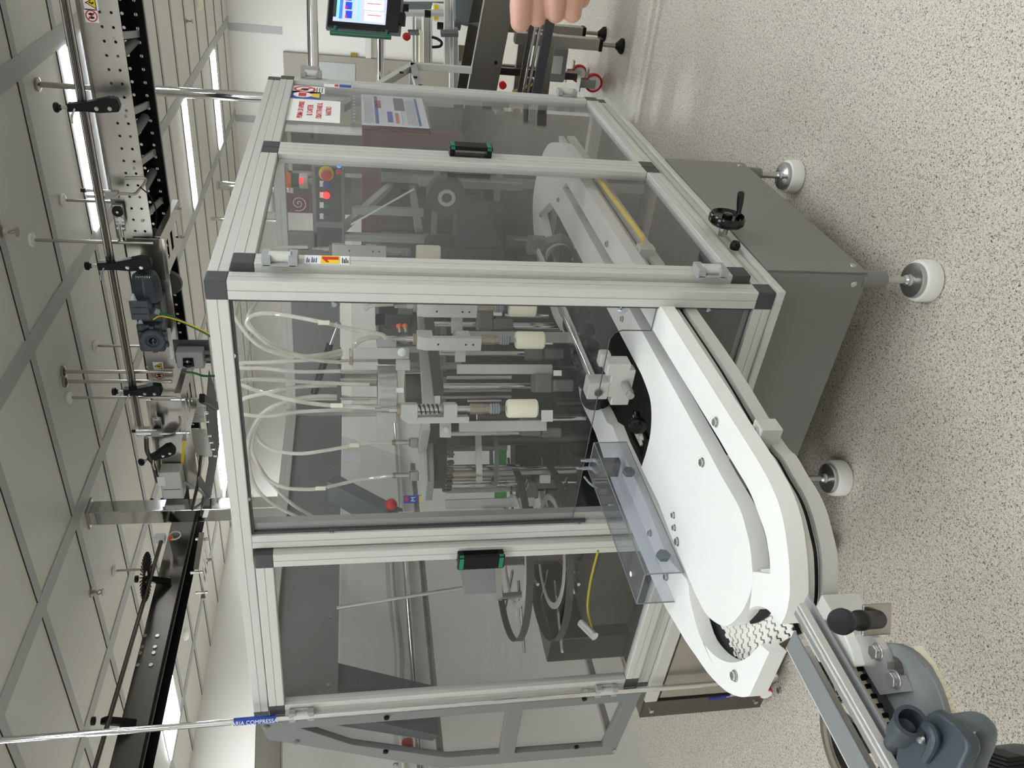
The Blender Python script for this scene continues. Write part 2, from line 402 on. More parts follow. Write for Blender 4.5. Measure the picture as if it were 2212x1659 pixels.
# large fixed pane on the side facing left, with a cut-out for the conveyor
yz = lambda *p: [V((0, a, b)) for a, b in p]
poly = [(.05, .55), (.285, .55), (.25, .6), (.12, .70), (.118, .725), (.03+.02, .725), (.05, .787), (.115, .787), (.115, .862)]
arc = [(.125, .885), (.15, .895), (.20, .9)]
poly = [(.048, .548), (.27, .548), (.20, .62), (.118, .70), (.118, .735), (.048, .735)]
MB().prism(poly, 0, .005, o=V((.012, 0, 0)), ax=Y, ay=Z).build('pane', 'pane', guard, smooth=0)
poly = [(.048, .788), (.115, .788), (.115, .86), (.122, .878), (.14, .888), (.27, .888), (.745, .888), (.745, ZT-T), (.048, ZT-T)]
MB().prism(poly, 0, .005, o=V((.012, 0, 0)), ax=Y, ay=Z).build('pane', 'pane', guard, smooth=0)
mb = MB().box(.008, .02, .045, .052, ZB+T, ZT-T).box(.008, .02, .738, .745, .85, ZT-T).box(.008, .02, .052, .738, ZT-T-.006, ZT-T)
mb.build('seal', 'cap', guard)
for (px, py) in ((505, 765), (537, 1075), (717, 1148), (1250, 1130), (1345, 667), (1528, 667), (1590, 790), (722, 655)):
    q = P(px, py, 'x', .01); b = MB().lathe([(.013, 0), (.013, .003), (.006, .009), (.001, .009)], q, -X, n=20).build('pane_washer', 'clear_guard', guard)
    MB().cyl(q, q-X*.007, .0055, n=12).cyl(q-X*.007, q-X*.0072, .002, n=6).build('screw', 'zinc', b)
# dark cut edges of the pane round the conveyor opening
ed = [(.048, .735), (.048, .788), (.115, .788), (.115, .86), (.122, .878), (.14, .888), (.27, .888), (.738, .888)]
MB().tube([(.0115, a, b) for a, b in ed], .0014, n=6, sub=1).tube([(.0115, a, b) for a, b in [(.048, .548), (.27, .548), (.20, .62), (.118, .70), (.118, .735), (.048, .735)]], .0014, n=6, sub=1).build('pane_edge', 'cap', guard)
# inner frame strip beside the pane
MB().box(.018, .04, .715, .748, ZB+T, ZT-T).build('clamp_strip', 'alu_dark', guard)
# black seams between fixed frame and doors are the real gaps; doors
def door(name, label, o, ax, x0, x1, z0, z1, hinge_side, nrm, smoke='pane_smoke'):
    """door in plane through o spanned by ax and Z; nrm = outward"""
    d = .02; t = thing(name, label, 'guard door', o+ax*((x0+x1)/2)+Z*z0)
    s = .048
    c = lambda a, z: o+ax*a+Z*z+nrm*.004
    def r(p0, p1, n, up): MB().extr(prof(.046, .03, .0012, .0016) if n == 'rail' else prof(.046, .03, .0012, .0016), p0, p1, up).build(n, 'alu', t, smooth=0)
    def stile(a, nm): 
        MB().extr(prof(.046, .03, .0012, .0016), c(a, z0+s), c(a, z1-s), nrm).build(nm, 'alu', t, smooth=0)
    def hr(z):
        MB().extr(prof(.046, .03, .0012, .0016), c(x0+s, z), c(x1-s, z), nrm).build('rail', 'alu', t, smooth=0)
    stile(x0+s/2, 'stile'); stile(x1-s/2, 'stile'); hr(z0+s/2); hr(z1-s/2)
    for a in (x0+s/2, x1-s/2):
        for z in (z0+s/2, z1-s/2):
            MB().obox(c(a, z), s/2, s/2, .0158, ax, Z).build('corner_cap', 'cap', t, bevel=.003)
    MB().obox(c((x0+x1)/2, (z0+z1)/2)-nrm*.004, (x1-x0)/2-s+.008, (z1-z0)/2-s+.008, .0025, ax, Z).build('pane', smoke, t, smooth=0)
    return t
def handle(p, ax, nrm, t):
    """black bridge handle with green end inserts, long way up"""
    L = .066
    mb = MB().prism([(-L, -.02), (L, -.02), (L, .02), (-L, .02)], 0, .008, o=p, ax=Z, ay=-ax if (Z.cross(-ax)).dot(nrm) > 0 else ax)
    sg = -ax if (Z.cross(-ax)).dot(nrm) > 0 else ax
    mb.prism([(-L+.002, -.021), (-L+.018, -.021), (-L+.018, .021), (-L+.002, .021)], .008, .027, o=p, ax=Z, ay=sg)
    mb.prism([(L-.018, -.021), (L-.002, -.021), (L-.002, .021), (L-.018, .021)], .008, .027, o=p, ax=Z, ay=sg)
    mb.prism([(-L, -.0235), (L, -.0235), (L, .0235), (-L, .0235)], .027, .039, o=p, ax=Z, ay=sg)
    hd = mb.build('door_handle', 'black', t, bevel=.004, seg=3); hd['label'] = 'black bridge handle with green ends'
    for s in (-1, 1):
        MB().prism([(s*L*.84-.006, -.0195), (s*L*.84+.006, -.0195), (s*L*.84+.006, .0195), (s*L*.84-.006, .0195)], .0385, .0398, o=p, ax=Z, ay=sg).build('end_insert', 'green', hd, bevel=.0005)
        MB().prism([(s*L*.84-.006, -.0241), (s*L*.84+.006, -.0241), (s*L*.84+.006, .0241), (s*L*.84-.006, .0241)], .029, .0375, o=p, ax=Z, ay=sg).build('end_insert', 'green', hd)
def hinge(p, ax, nrm, parent, L=.045):
    hb = MB()
    for s in (-1, 1): hb.obox(p+nrm*.010+Z*s*(L*.62), .022, .012, .010, ax, nrm)
    hb.obox(p+nrm*.003, .022, .003, L*.8, ax, nrm)
    o = hb.build('hinge', 'grey_plastic', parent, bevel=.002); o['label'] = 'grey hinge block'
    MB().cyl(p+nrm*.013-Z*L*.5, p+nrm*.013+Z*L*.5, .013).build('knuckle', 'alu', o)
zd0, zd1 = ZB+T+.004, ZT-T-.004
# two doors in the right-hand face (plane y = 0)
dA = door('guard_door', 'hinged guard door with warning label 1 on its hinge side, nearest the front corner', V((0, 0, 0)), X, .049, .797, zd0, zd1, -1, -Y)
dB = door('guard_door', 'hinged guard door carrying the paper notices, farther along the guard', V((0, 0, 0)), X, .801, LX-.049, zd0, zd1, 1, -Y)
dC = door('guard_door', 'clear guard door left of the centre post with a black and green handle', V((0, 0, 0)), Y, .797, LY-.049, zd0, zd1, 1, -X, 'pane')
handle(V((.822, -.012, P(1015, 333, 'y', -.02).z)), X, -Y, dB)
handle(V((-.012, .83, P(1038, 1190, 'x', -.02).z)), Y, -X, dC)
hinge(V((.052, -.02, P(602, 590, 'y', -.02).z)), X, -Y, dA); hinge(V((.052, -.02, P(1548, 613, 'y', -.02).z)), X, -Y, dA)
hinge(V((LX-.05, -.02, P(672, 172, 'y', -.02).z)), X, -Y, dB); hinge(V((LX-.05, -.02, P(1228, 212, 'y', -.02).z)), X, -Y, dB)
hinge(V((-.02, LY-.06, P(652, 1536, 'x', -.02).z)), Y, -X, dC); hinge(V((-.02, LY-.06, P(1307, 1487, 'x', -.02).z)), Y, -X, dC)
# header panels and inside rails at the back of the guard
hp = MB().box(.05, LX-.05, LY-.012, LY-.004, 1.545, ZT-T).build('header_panel', 'grey_panel', guard, smooth=0)
for (x, z) in ((.10, 1.575), (.10, 1.725), (.66, 1.575), (.66, 1.725), (.38, 1.575), (1.2, 1.575)):
    MB().cyl((x, LY-.012, z), (x, LY-.017, z), .006, n=10).build('screw', 'zinc', hp)
MB().box(LX-.05, LX-.04, .6, LY-.05, 1.55, ZT-T).build('header_panel', 'grey_panel', guard, smooth=0)
MB().prism([(.05, .55), (LX-.05, .55), (LX-.05, 1.54), (.05, 1.54)], 0, .004, o=V((0, LY-.01, 0)), ax=X, ay=Z).build('pane', 'pane', guard, smooth=0)
rail((.75, LY-.03, .55), (.75, LY-.03, 1.545), guard, 'post', 'alu_dark', .03, .03)
# far end of the guard
MB().prism([(.05, .55), (LY-.05, .55), (LY-.05, 1.5), (.05, 1.5)], 0, .004, o=V((LX-.012, 0, 0)), ax=Y, ay=Z).build('pane', 'pane', guard, smooth=0)
rail((LX-.03, .62, .55), (LX-.03, .62, 1.75), guard, 'post', 'alu_dark', .03, .03)
# table top inside guard, dark floor plate
tag(MB().box(.05, LX-.05, .32, LY-.05, ZB+.045, ZB+.06).build('machine_table', 'dark_table'), 'dark grey machine table inside the guard under the pick heads', 'machine table')
# operator box inside far end: buttons
t = thing('operator_console', 'grey control box with emergency stop and lit red button inside the guard', 'control panel', (LX-.04, .5, 1.5))
q0 = P(672, 352, 'x', LX-.05); q1 = P(745, 545, 'x', LX-.05)
MB().box(LX-.05, LX+.14, q0.y, q1.y, q1.z, q0.z).build('housing', 'grey_panel', t, bevel=.003)
MB().box(LX-.054, LX-.05, q0.y+.015, P(700, 478, 'x', LX-.05).y, q1.z+.012, q0.z-.015).build('face_plate', 'cap', t)
MB().box(LX-.054, LX-.05, P(700, 492, 'x', LX-.05).y, q1.y-.015, q1.z+.012, q0.z-.015).build('face_plate', 'cap', t)
def button(px, py, r, m, hh=.012, ring=None):
    q = P(px, py, 'x', LX-.054)
    if ring: MB().cyl(q, q-X*.006, r*1.5).build('ring', ring, t)
    MB().lathe([(r*.7, 0), (r*.7, hh*.6), (r, hh*.7), (r, hh), (.001, hh*1.1)], q, -X, n=18).build('push_button', m, t)
button(705, 374, .02, 'red', .03, 'yellow'); button(705, 420, .014, 'red_glow'); button(705, 443, .011, 'green'); button(705, 466, .012, 'cap'); button(732, 350, .006, 'red_glow', .006); button(732, 358, .008, 'blue_glow', .006); button(731, 369, .012, 'red')
for py in (397, 421, 443, 467):
    q = P(695, py, 'x', LX-.0545); MB().obox(q, .0005, .012, .008).build('button_label', 'paper', t)
q = P(705, 399, 'x', LX-.0545); MB().obox(q, .0005, .01, .014).build('button_label', 'blue', t)
t = thing('stack_light', 'blue orange and green stack light seen through the guard top', 'stack light', P(640, 390, 'x', 1.85))
q = P(640, 390, 'x', 1.85)
for k, (px, m) in enumerate(((592, 'blue'), (622, 'orange'), (637, 'green_dark'), (656, 'white_plastic'))):
    a = P(px-9, 390, 'x', 1.85); b = P(px+9, 390, 'x', 1.85); MB().cyl((1.85, q.y, b.z), (1.85, q.y, a.z), .032).build('lens', m, t, bevel=.003)
MB().obox(P(650, 390, 'x', 1.815), .001, .012, .008).build('lit_segment', 'red_glow', t)
MB().cyl((1.85, q.y, P(745, 390, 'x', 1.85).z+.02), (1.85, q.y, P(664, 390, 'x', 1.85).z), .012).build('stem', 'alu', t)
MB().box(LX+.1, 1.87, q.y-.03, q.y+.03, P(745, 390, 'x', 1.85).z, P(745, 390, 'x', 1.85).z+.02).build('bracket', 'alu', t)
# back hood with a chamfered end profile
t = thing('rear_hood', 'grey rear hood with chamfered clear end panel at the far left of the machine', 'machine hood', (0, 1.75, .55))
out = [(LY+.006, .515), (1.93, .545), (1.915, 1.19), (1.65, 1.765), (LY+.006, 1.785)]
inn = [(LY+.05, .57), (1.87, .6), (1.86, .93), (LY+.05, .93)]
inn2 = [(LY+.05, .985), (1.855, .985), (1.85, 1.17), (1.72, 1.5), (LY+.05, 1.66)]
MB().prism(out, -.012, .012, [inn, inn2], o=V((.005, 0, 0)), ax=Y, ay=Z).build('end_frame', 'grey_panel', t, bevel=.002)
MB().prism([(LY+.03, .56), (1.88, .59), (1.87, 1.18), (1.63, 1.72), (LY+.03, 1.74)], -.002, .002, o=V((.012, 0, 0)), ax=Y, ay=Z).build('pane', 'pane', t, smooth=0)
MB().prism([(1.63, 1.70), (1.655, 1.745), (1.90, 1.2), (1.87, 1.19)], .0, LX, o=V((0, 0, 0)), ax=Y, ay=Z).build('sloping_cover', 'pane', t, smooth=0)
for y, z in ((1.925, .55), (1.915, 1.19), (1.65, 1.76)):
    MB().bar((.02, y-.015, z-.0), (LX, y-.015, z), .025, .025).build('cross_rail', 'alu_dark', t, bevel=.002)
for px, py in ((835, 1549), (833, 1622), (1262, 1508), (1245, 1612), (575, 1570), (640, 1602), (1327, 1620), (855, 1650)):
    q = P(px, py, 'x', -.008); MB().cyl(q, q-X*.006, .009, n=14).cyl(q-X*.006, q-X*.008, .005, n=6).build('bolt', 'black' if px in (835, 833, 1262, 1245) else 'zinc', t)
# emergency stop bar on inner slanted plate
MB().prism([(1.60, 1.60), (1.66, 1.62), (1.83, 1.22), (1.80, 1.20)], 0, .2, o=V((.05, 0, 0)), ax=Y, ay=Z).build('inner_plate', 'grey_dark', t)
q = P(880, 1600, 'x', .06); MB().cyl(q, q-X*.03, .02).build('stop_button', 'red', t)
# lower stainless cabinet at the back left
t = thing('lower_cabinet', 'stainless lower cabinet under the left end of the guard', 'cabinet', (.8, 1.26, 0))
MB().box(.0, LX, .86, 1.70, .03, .495).build('body', 'steel', t, bevel=.002)
MB().box(-.006, .0, .9, 1.60, .09, .44).build('front_panel', 'steel', t, bevel=.002)
MB().box(-.012, .0, 1.61, 1.70, .03, .495).build('corner_frame', 'steel_dark', t, bevel=.002)
MB().box(-.012, .0, .86, 1.61, .03, .08).build('lower_rail', 'steel_dark', t, bevel=.002)
MB().box(-.012, .0, .86, 1.61, .45, .495).build('upper_rail', 'alu', t, bevel=.002)
for y, z in ((1.66, .06), (1.66, .46)): MB().cyl((-.012, y, z), (-.018, y, z), .008, n=12).build('bolt', 'zinc', t)
for x in (.1, 1.5):
    for y in (.95, 1.6): MB().cyl((x, y, 0), (x, y, .03), .03).build('foot', 'black', t)
# ------------------------------------------------------------------ base cabinet and feet
base = thing('machine_cabinet', 'grey painted machine base on white levelling feet', 'machine base', (.5, .35, .2))
BX0, BX1, BY0, BY1 = .095, .915, -.012, .715
mb = MB().box(BX0+.004, BX1, BY0+.004, BY1, .205, ZB-.021); mb.build('body', 'grey_paint', base)
MB().box(BX0+.006, BX1, BY0, BY0+.004, .2, ZB-.021).build('side_panel', 'grey_paint', base, bevel=.001)
MB().box(BX0, BX0+.004, BY0+.006, BY1, .2, ZB-.021).build('side_panel', 'grey_paint', base, bevel=.001)
for q, ax in ((P(1842, 574, 'y', BY0), -Y), (P(1597, 357, 'y', BY0), -Y), (P(1844, 614, 'x', BX0), -X)):
    MB().lathe([(.009, 0), (.0085, .002), (.005, .004), (.001, .004)], q, ax, n=18).build('bolt', 'zinc', base)
def foot(x, y):
    t = bpy.data.objects.new('levelling_foot', None); C.objects.link(t); t.parent = base; t.location = V((x, y, 0))-base.location
    MB().cyl((x, y, .14), (x, y, .21), .023).build('socket', 'grey_paint', t, bevel=.002)
    MB().cyl((x, y, .05), (x, y, .15), .0095).lathe([(.014, .068), (.014, .075), (.0095, .08)], V((x, y, 0)), n=16).build('spindle', 'zinc', t)
    MB().lathe([(.046, .042), (.0465, .054), (.044, .059), (.03, .062), (.016, .064), (.014, .070), (.001, .070)], (x, y, 0), n=36).build('steel_cap', 'zinc', t)
    MB().lathe([(.050, 0), (.0545, .004), (.0555, .010), (.0555, .038), (.053, .044), (.046, .046), (.001, .046)], (x, y, 0), n=48).build('pad', 'hdpe', t)
for a in ((.112, .012), (.895, .020), (.110, .695), (.88, .69)): foot(*a)
# hand wheel on the right side of the base
q = P(1568, 480, 'y', -.05); t = thing('hand_wheel', 'black crank hand wheel on the side of the grey base', 'hand wheel', q)
MB().cyl((q.x, BY0, q.z), (q.x, -.06, q.z), .012).build('shaft', 'zinc', t)
MB().lathe([(.001, -.014), (.043, -.014), (.048, -.008), (.048, .006), (.044, .012), (.036, .004), (.014, .003), (.012, .014), (.001, .016)], (q.x, -.06, q.z), -Y, n=36).build('disc', 'black_gloss', t)
a = P(1590, 480, 'y', -.075); MB().lathe([(.001, 0), (.0065, 0), (.0065, .01), (.009, .03), (.0095, .055), (.006, .06), (.001, .06)], V((q.x+.008, -.07, q.z-.034)), V((.35, -1, .0)), n=18).build('crank_handle', 'black_gloss', t)
q = P(1590, 524, 'y', -.03); (MB().lathe([(.001, 0), (.012, 0), (.014, .01), (.01, .02), (.001, .02)], V((q.x, BY0, q.z)), -Y, n=18).build('clamp_knob', 'black', base))

# ------------------------------------------------------------------ product conveyor with white guides
ZG = .785; TG = .035; ZC = ZG-TG
def G(pts, z=ZG, o=(0, 0), s=1): return [tuple(P(o[0]+s*a, o[1]+s*b, 'z', z)[:2]) for a, b in pts]
S9 = .24111
conv = thing('product_conveyor', 'white plastic guided conveyor running out through the guard towards the camera', 'conveyor', (-.3, .25, ZC))
# inner plate
k1 = G([(1158, 470), (1163, 430), (1170, 405), (1182, 385)])
pl = [(1.02, .145), (-.36, .157)]
inner_near = G([(1558, 1028), (1596, 1095), (1610, 1138), (1620, 1181), (1624.6, 1227), (1626, 1251), (1622, 1275), (1615, 1297), (1603, 1321), (1592, 1335), (1581, 1346), (1569, 1352), (1555, 1350), (1535, 1337), (1521, 1320), (1501, 1281), (1481, 1234), (1458, 1180), (1422, 1085)])
recess = G([(1385, 1010), (1397, 972), (1405, 935), (1407, 893), (1404, 862), (1396, 836), (1385, 808)])
far_in = G([(1306, 657), (1206, 466)])
poly = pl+smooth2(inner_near, 3)+smooth2(recess, 3)+far_in+G([(1190, 440), (1176, 420)])
MB().prism(poly, ZC, ZG).build('inner_guide_plate', 'hdpe', conv, bevel=.0025, seg=2)
# outer guide with its star pocket end
cre = G([(530, 0), (600, 110), (690, 260), (750, 370), (800, 480), (840, 590), (870, 700), (890, 800), (905, 900), (920, 1030), (930, 1150), (935, 1330), (930, 1410), (920, 1480)], o=(1480, 950), s=S9)
tip = G([(905, 1550), (885, 1600), (857, 1652)], o=(1480, 950), s=S9)
pocket = G([(820, 1615), (790, 1580), (745, 1530), (700, 1503), (650, 1490), (600, 1500), (570, 1525)], o=(1480, 950), s=S9)
slot = G([(757, 1200), (756, 1100), (745, 1000), (722, 870), (690, 760), (650, 650), (600, 520), (553, 420), (500, 330), (400, 165), (305, 0)], o=(1480, 950), s=S9)
bridge = G([(1620.5, 1300), (1624.5, 1260), (1626, 1235)])
poly = [(1.05, .04), (0, .041)]+smooth2(cre, 3)+tip+smooth2(pocket, 3)+bridge+smooth2(slot, 3)+[(0, .113), (1.05, .113)]
MB().prism(poly, ZC, ZG-.0006).build('outer_guide', 'hdpe', conv, bevel=.0025, seg=2)
# closing block in the channel end with a round pocket
blk = G([(1628, 1230), (1662, 1229), (1661, 1243), (1659, 1252), (1654, 1257), (1648, 1258), (1640, 1250)])
MB().prism(blk, ZC, ZG-.012).build('channel_block', 'hdpe_old', conv, bevel=.001)
# far guide (hook shaped)
o2 = (1400, 1180)
hook = G([(905, 1335), (860, 1352), (800, 1347), (740, 1325), (680, 1290), (600, 1215), (520, 1125), (420, 980), (330, 850), (230, 680), (130, 510), (20, 270)], o=o2, s=S9)
up_out = G([(1365, 1150), (1320, 1040), (1285, 935), (1252, 860), (1246, 792), (1223, 741), (1195, 685), (1186, 655)])
hub = G([(1160, 560), (1152, 500), (1150, 450), (1152, 415), (1159, 376), (1166, 347), (1177, 321), (1189, 308), (1211, 309), (1220, 316), (1244, 350)])
hub_in = [(1.02, .15)]+G([(1164, 461), (1170, 490)])
wav = G([(1202, 640), (1225, 707), (1240, 720), (1254, 774), (1266, 800), (1272, 846), (1288, 868), (1300, 890), (1310, 912), (1322, 920)])
inn = G([(1335, 955), (1360, 1010), (1400, 1100), (1440, 1200), (1482, 1252), (1489, 1296), (1509, 1370), (1530, 1404), (1554, 1424), (1578, 1431), (1600, 1427), (1617, 1417), (1631, 1402), (1641, 1392)])
end = G([(1080, 950)], o=o2, s=S9)
poly = smooth2(hook, 2)+smooth2(up_out, 3)+smooth2(hub, 3)+hub_in+wav+smooth2(inn, 3)+end
MB().prism(poly, ZC, ZG-.0012).build('far_guide', 'hdpe', conv, bevel=.0025, seg=2)
for (px, py, r) in ((1547, 912, .0085), (1518, 999, .0085), (1456, 1113, .0065), (1458, 1140, .0065), (1464, 1170, .0085), (1587, 1460, .009), (1345, 689, .0075), (1312, 527, .008), (1207, 432, .007), (1169, 466, .006), (1229, 743, .0075), (1262, 817, .0085), (1440, 1246, .0075), (1405, 1152, .007)):
    MB().bolt(P(px, py, 'z', ZG), Z, r, .005).build('bolt', 'zinc', conv, bevel=.0008)
# belt: modular side flexing top with zigzag joints
bel = [(-.2, .10), (-.2, .19), (1.3, .19), (1.3, .10)]
ZBL = ZC-.004
def path_belt():
    c = [V((1.3, .126)+(0,)), V((0, .126, 0)), V((-.35, .13, 0))]
    return c
bc = V((-.37, .42, 0)); RB = .29
cl = [V((1.25, .13, 0)), V((.6, .13, 0)), V((.1, .13, 0)), V((-.2, .13, 0)), V((-.37, .13, 0))]
pts = catmull(cl, 4); HW = .045
def strip(pts, hw, z, th):
    mb = MB(); n = len(pts); L = []; R = []
    for i, p in enumerate(pts):
        t = (pts[min(i+1, n-1)]-pts[max(i-1, 0)]).normalized(); nn = V((-t.y, t.x, 0)); L.append(p+nn*hw); R.append(p-nn*hw)
    for i in range(n-1):
        mb.hexa([L[i]+Z*(z-th), R[i]+Z*(z-th), R[i+1]+Z*(z-th), L[i+1]+Z*(z-th), L[i]+Z*z, R[i]+Z*z, R[i+1]+Z*z, L[i+1]+Z*z])
    return mb
# wide white belt section visible between the guides: real modules with dark joints under them
bed = strip(pts, .06, ZBL-.02, .01).build('belt_bed', 'black', conv, smooth=0)
outp = [V((-.50, .52, 0)), V((-.62, .45, 0)), V((-.70, .36, 0)), V((-.735, .27, 0)), V((-.76, .18, 0))]
# modules: fan of zigzag plates around a centre, covering the visible opening
fc = P(1475, 1310, 'z', ZBL); 
def zig(mb, p0, p1, q0, q1, z, gap=.0032, teeth=5):
    """plate between line p0-p1 and q0-q1 with toothed edges"""
    a = []; b = []; n = teeth*8
    for i in range(n+1):
        t = i/n; s = (i//4 % 2); d = .0045 if s else -.0045
        pa = p0.lerp(p1, t); qa = q0.lerp(q1, t); dirn = (qa-pa).normalized()
        gg = gap*(.35+1.1*t)
        a.append(pa+dirn*(d+gg)); b.append(qa+dirn*(d-gg))
    poly = [(v.x, v.y) for v in a]+[(v.x, v.y) for v in reversed(b)]
    mb.prism(poly, z-.0025, z)
pv = V((-.30, .20, 0))
mb = MB()
a0 = P(1560, 1375, 'z', ZBL); 
lines = []
for (u0, u1) in (((1558, 1352), (1588, 1420)), ((1571, 1350), (1592, 1414)), ((1586, 1350), (1598, 1422)), ((1601, 1350), (1606, 1424)), ((1614, 1348), (1620, 1418)), ((1627, 1346), (1636, 1408)), ((1640, 1342), (1650, 1400)), ((1652, 1334), (1667, 1394)), ((1662, 1324), (1682, 1380)), ((1676, 1318), (1700, 1370)), ((1694, 1316), (1716, 1362))):
    A = P(*u0, 'z', ZBL); B = P(*u1, 'z', ZBL); A.z = B.z = 0
    dd = (B-A); lines.append((A-dd*.3, B+dd*.15))
for i in range(len(lines)-1): zig(mb, lines[i][0], lines[i][1], lines[i+1][0], lines[i+1][1], ZBL)
mb.build('belt_module', 'hdpe_old', conv, smooth=0)
A = lines[0]; Bn = lines[-1]
MB().prism([(A[0].x, A[0].y), (A[1].x, A[1].y), (Bn[1].x, Bn[1].y), (Bn[0].x, Bn[0].y)], ZBL-.012, ZBL-.003).build('belt_bed', 'black', conv, smooth=0)
MB().prism(G([(1621, 1348), (1632, 1346), (1645, 1340), (1656, 1332), (1664, 1321), (1662, 1300), (1640, 1296), (1615, 1330)], z=ZBL+.004), ZBL, ZBL+.0042).build('nose_insert', 'black', conv)
MB().prism(G([(1500, 1300), (1560, 1345), (1576, 1372), (1600, 1412), (1612, 1435), (1560, 1440), (1500, 1380)], z=ZBL-.012), ZBL-.02, ZBL-.012).build('belt_edge', 'cap', conv)
# second visible belt bit beside the auger
mb = MB(); c0 = P(1376, 938, 'z', ZBL-.03); c0.z = 0
MB().box(c0.x-.06, c0.x+.07, c0.y-.03, c0.y+.035, ZBL-.045, ZBL-.0335).build('belt_bed', 'black', conv)
for k in range(4): zig(mb, c0+V((.06-.026*k, .012, 0)), c0+V((.06-.026*k, -.022, 0)), c0+V((.034-.026*k, .012, 0)), c0+V((.034-.026*k, -.022, 0)), ZBL-.03, teeth=2)
mb.build('belt_module', 'hdpe_old', conv, smooth=0)
# beam with T-slot on its side
ctr = G([(870, 0), (1000, 150), (1100, 320), (1200, 480), (1270, 640), (1320, 820), (1360, 1000), (1372, 1200), (1370, 1400), (1350, 1525)], z=.69, o=(1480, 950), s=S9)
oc = smooth2([(1.3, .05), (.6, .05), (.1, .05), (-.25, .05)]+ctr, 4)
def offset(poly, d):
    out = []; n = len(poly)
    for i, p in enumerate(poly):
        a = V(poly[max(i-1, 0)]+(0,)); b = V(poly[min(i+1, n-1)]+(0,)); t = (b-a).normalized(); out.append((p[0]-t.y*d*-1*-1, p[1]+t.x*d*-1*-1))
    return out
def ribbon(line, d0, d1, z0, z1, name, m, bevel=.001):
    """solid band that follows a plan line; d grows away from the outside"""
    a = offset(line, -d0); b = offset(line, -d1)
    mb = MB(); n = len(a)
    for i in range(n-1):
        mb.hexa([(a[i][0], a[i][1], z0), (a[i+1][0], a[i+1][1], z0), (b[i+1][0], b[i+1][1], z0), (b[i][0], b[i][1], z0), (a[i][0], a[i][1], z1), (a[i+1][0], a[i+1][1], z1), (b[i+1][0], b[i+1][1], z1), (b[i][0], b[i][1], z1)])
    bm = mb; o = bm.build(name, m, conv)
    return o
ribbon(oc, 0, .02, .69, .719, 'conveyor_beam', 'alu')
ribbon(oc, .01, .02, .719, .7205, 'slot_lip', 'black')
ribbon(oc, .008, .0215, .7205, .7225, 'slot_wire', 'chrome')
ribbon(oc, .012, .02, .7225, .733, 'slot_recess', 'black')
ribbon(oc, .002, .022, .733, ZC-.001, 'conveyor_beam', 'alu')
ribbon(oc, .06, .15, .655, .69, 'beam_core', 'steel_dark')
# clamp blocks on the beam
def clampblock(px, py):
    q = P(px, py, 'z', .745)
    b = MB().box(q.x-.018, q.x+.018, .028, .075, .705, .7485).build('clamp_block', 'alu', conv, bevel=.002)
    MB().lathe([(.0085, 0), (.0085, .001), (.0045, .001), (.0045, -.002), (.001, -.002)], (q.x, .042, .749), n=20).build('screw', 'zinc', b)
clampblock(1648, 900); clampblock(1385, 518); clampblock(1440, 602)
# bolt-on end piece where the beam meets the outfeed
e0 = P(1770, 1320, 'z', .74); MB().obox(e0+V((-.012, .03, -.04)), .03, .05, .035).build('beam_end', 'alu', conv, bevel=.003)

# ------------------------------------------------------------------ feed screw inside the guard
y0s, zs = .275, .80
sc0 = P(1296, 872, 'z', zs); sc1 = P(1205, 545, 'z', zs)
auger = thing('feed_screw', 'dark plastic feed screw lying along the conveyor inside the guard', 'feed screw', (.4, sc0.y, zs))
A_ = V((sc0.x+.02, sc0.y, zs)); B_ = V((sc1.x-.03, sc1.y, zs)); ax = (B_-A_).normalized(); L = (B_-A_).length
e1, e2 = basis(ax); n = 40; m = int(L/.004); mb = MB(); vs = []; fs = []
for k in range(m+1):
    for i in range(n):
        th = 2*PI*i/n; ph = (k*.004/.075*2*PI-th) % (2*PI)
        r = .026+.022*(.5+.5*math.cos(ph))**.5
        vs.append(A_+ax*(k*L/m)+(e1*math.cos(th)+e2*math.sin(th))*r)
for k in range(m):
    fs += [(k*n+i, k*n+(i+1) % n, (k+1)*n+(i+1) % n, (k+1)*n+i) for i in range(n)]
fs += [tuple(range(n))[::-1], tuple(range(m*n, (m+1)*n))]
mb.add(vs, fs).build('screw_thread', 'black_gloss', auger, smooth=60)
# hub and octagonal bearing at its far end
hb = V((sc1.x-.01, sc1.y, zs))
MB().lathe([(.001, 0), (.062, 0), (.062, .035), (.001, .035)], hb, ax, n=8).build('bearing_block', 'cast', auger, bevel=.003)
MB().lathe([(.001, -.012), (.018, -.012), (.024, -.004), (.03, -.004), (.03, -.008), (.046, -.008), (.046, 0)], hb-ax*.002, ax, n=28).build('bearing_ring', 'alu', auger)
# guide rod above it and clamps
r0 = D(1290, 845, 1.93)
rz = .875; r0 = P(1293, 846, 'z', rz); r1 = P(1160, 505, 'z', rz); r1 = V((r1.x, r0.y, rz))
rod = thing('guide_rod', 'thick polished rod above the feed screw with aluminium clamps', 'rod', (.3, r0.y, rz))
MB().cyl(V((r0.x-.005, r0.y, rz)), r1, .0125).build('shaft', 'chrome', rod)
MB().cyl(V((r0.x-.0055, r0.y, rz)), V((r0.x-.006, r0.y, rz)), .009).build('shaft_end', 'steel_dark', rod)
MB().box(r1.x-.02, r1.x+.02, r0.y-.03, r0.y+.03, rz-.035, rz+.03).build('clamp', 'cast', rod, bevel=.005)
bx = r0.x
MB().box(bx, bx+.045, r0.y-.026, r0.y+.026, rz-.028, rz+.028).build('clamp', 'alu', rod, bevel=.004)
MB().box(bx+.002, bx+.04, r0.y-.05, r0.y+.02, rz-.06, rz-.026).build('clamp_arm', 'alu', rod, bevel=.003)
q = P(1345, 795, 'z', rz-.0); 
MB().box(bx+.002, bx+.045, r0.y-.082, r0.y-.045, rz-.075, rz-.012).build('riser_block', 'alu', rod, bevel=.004)
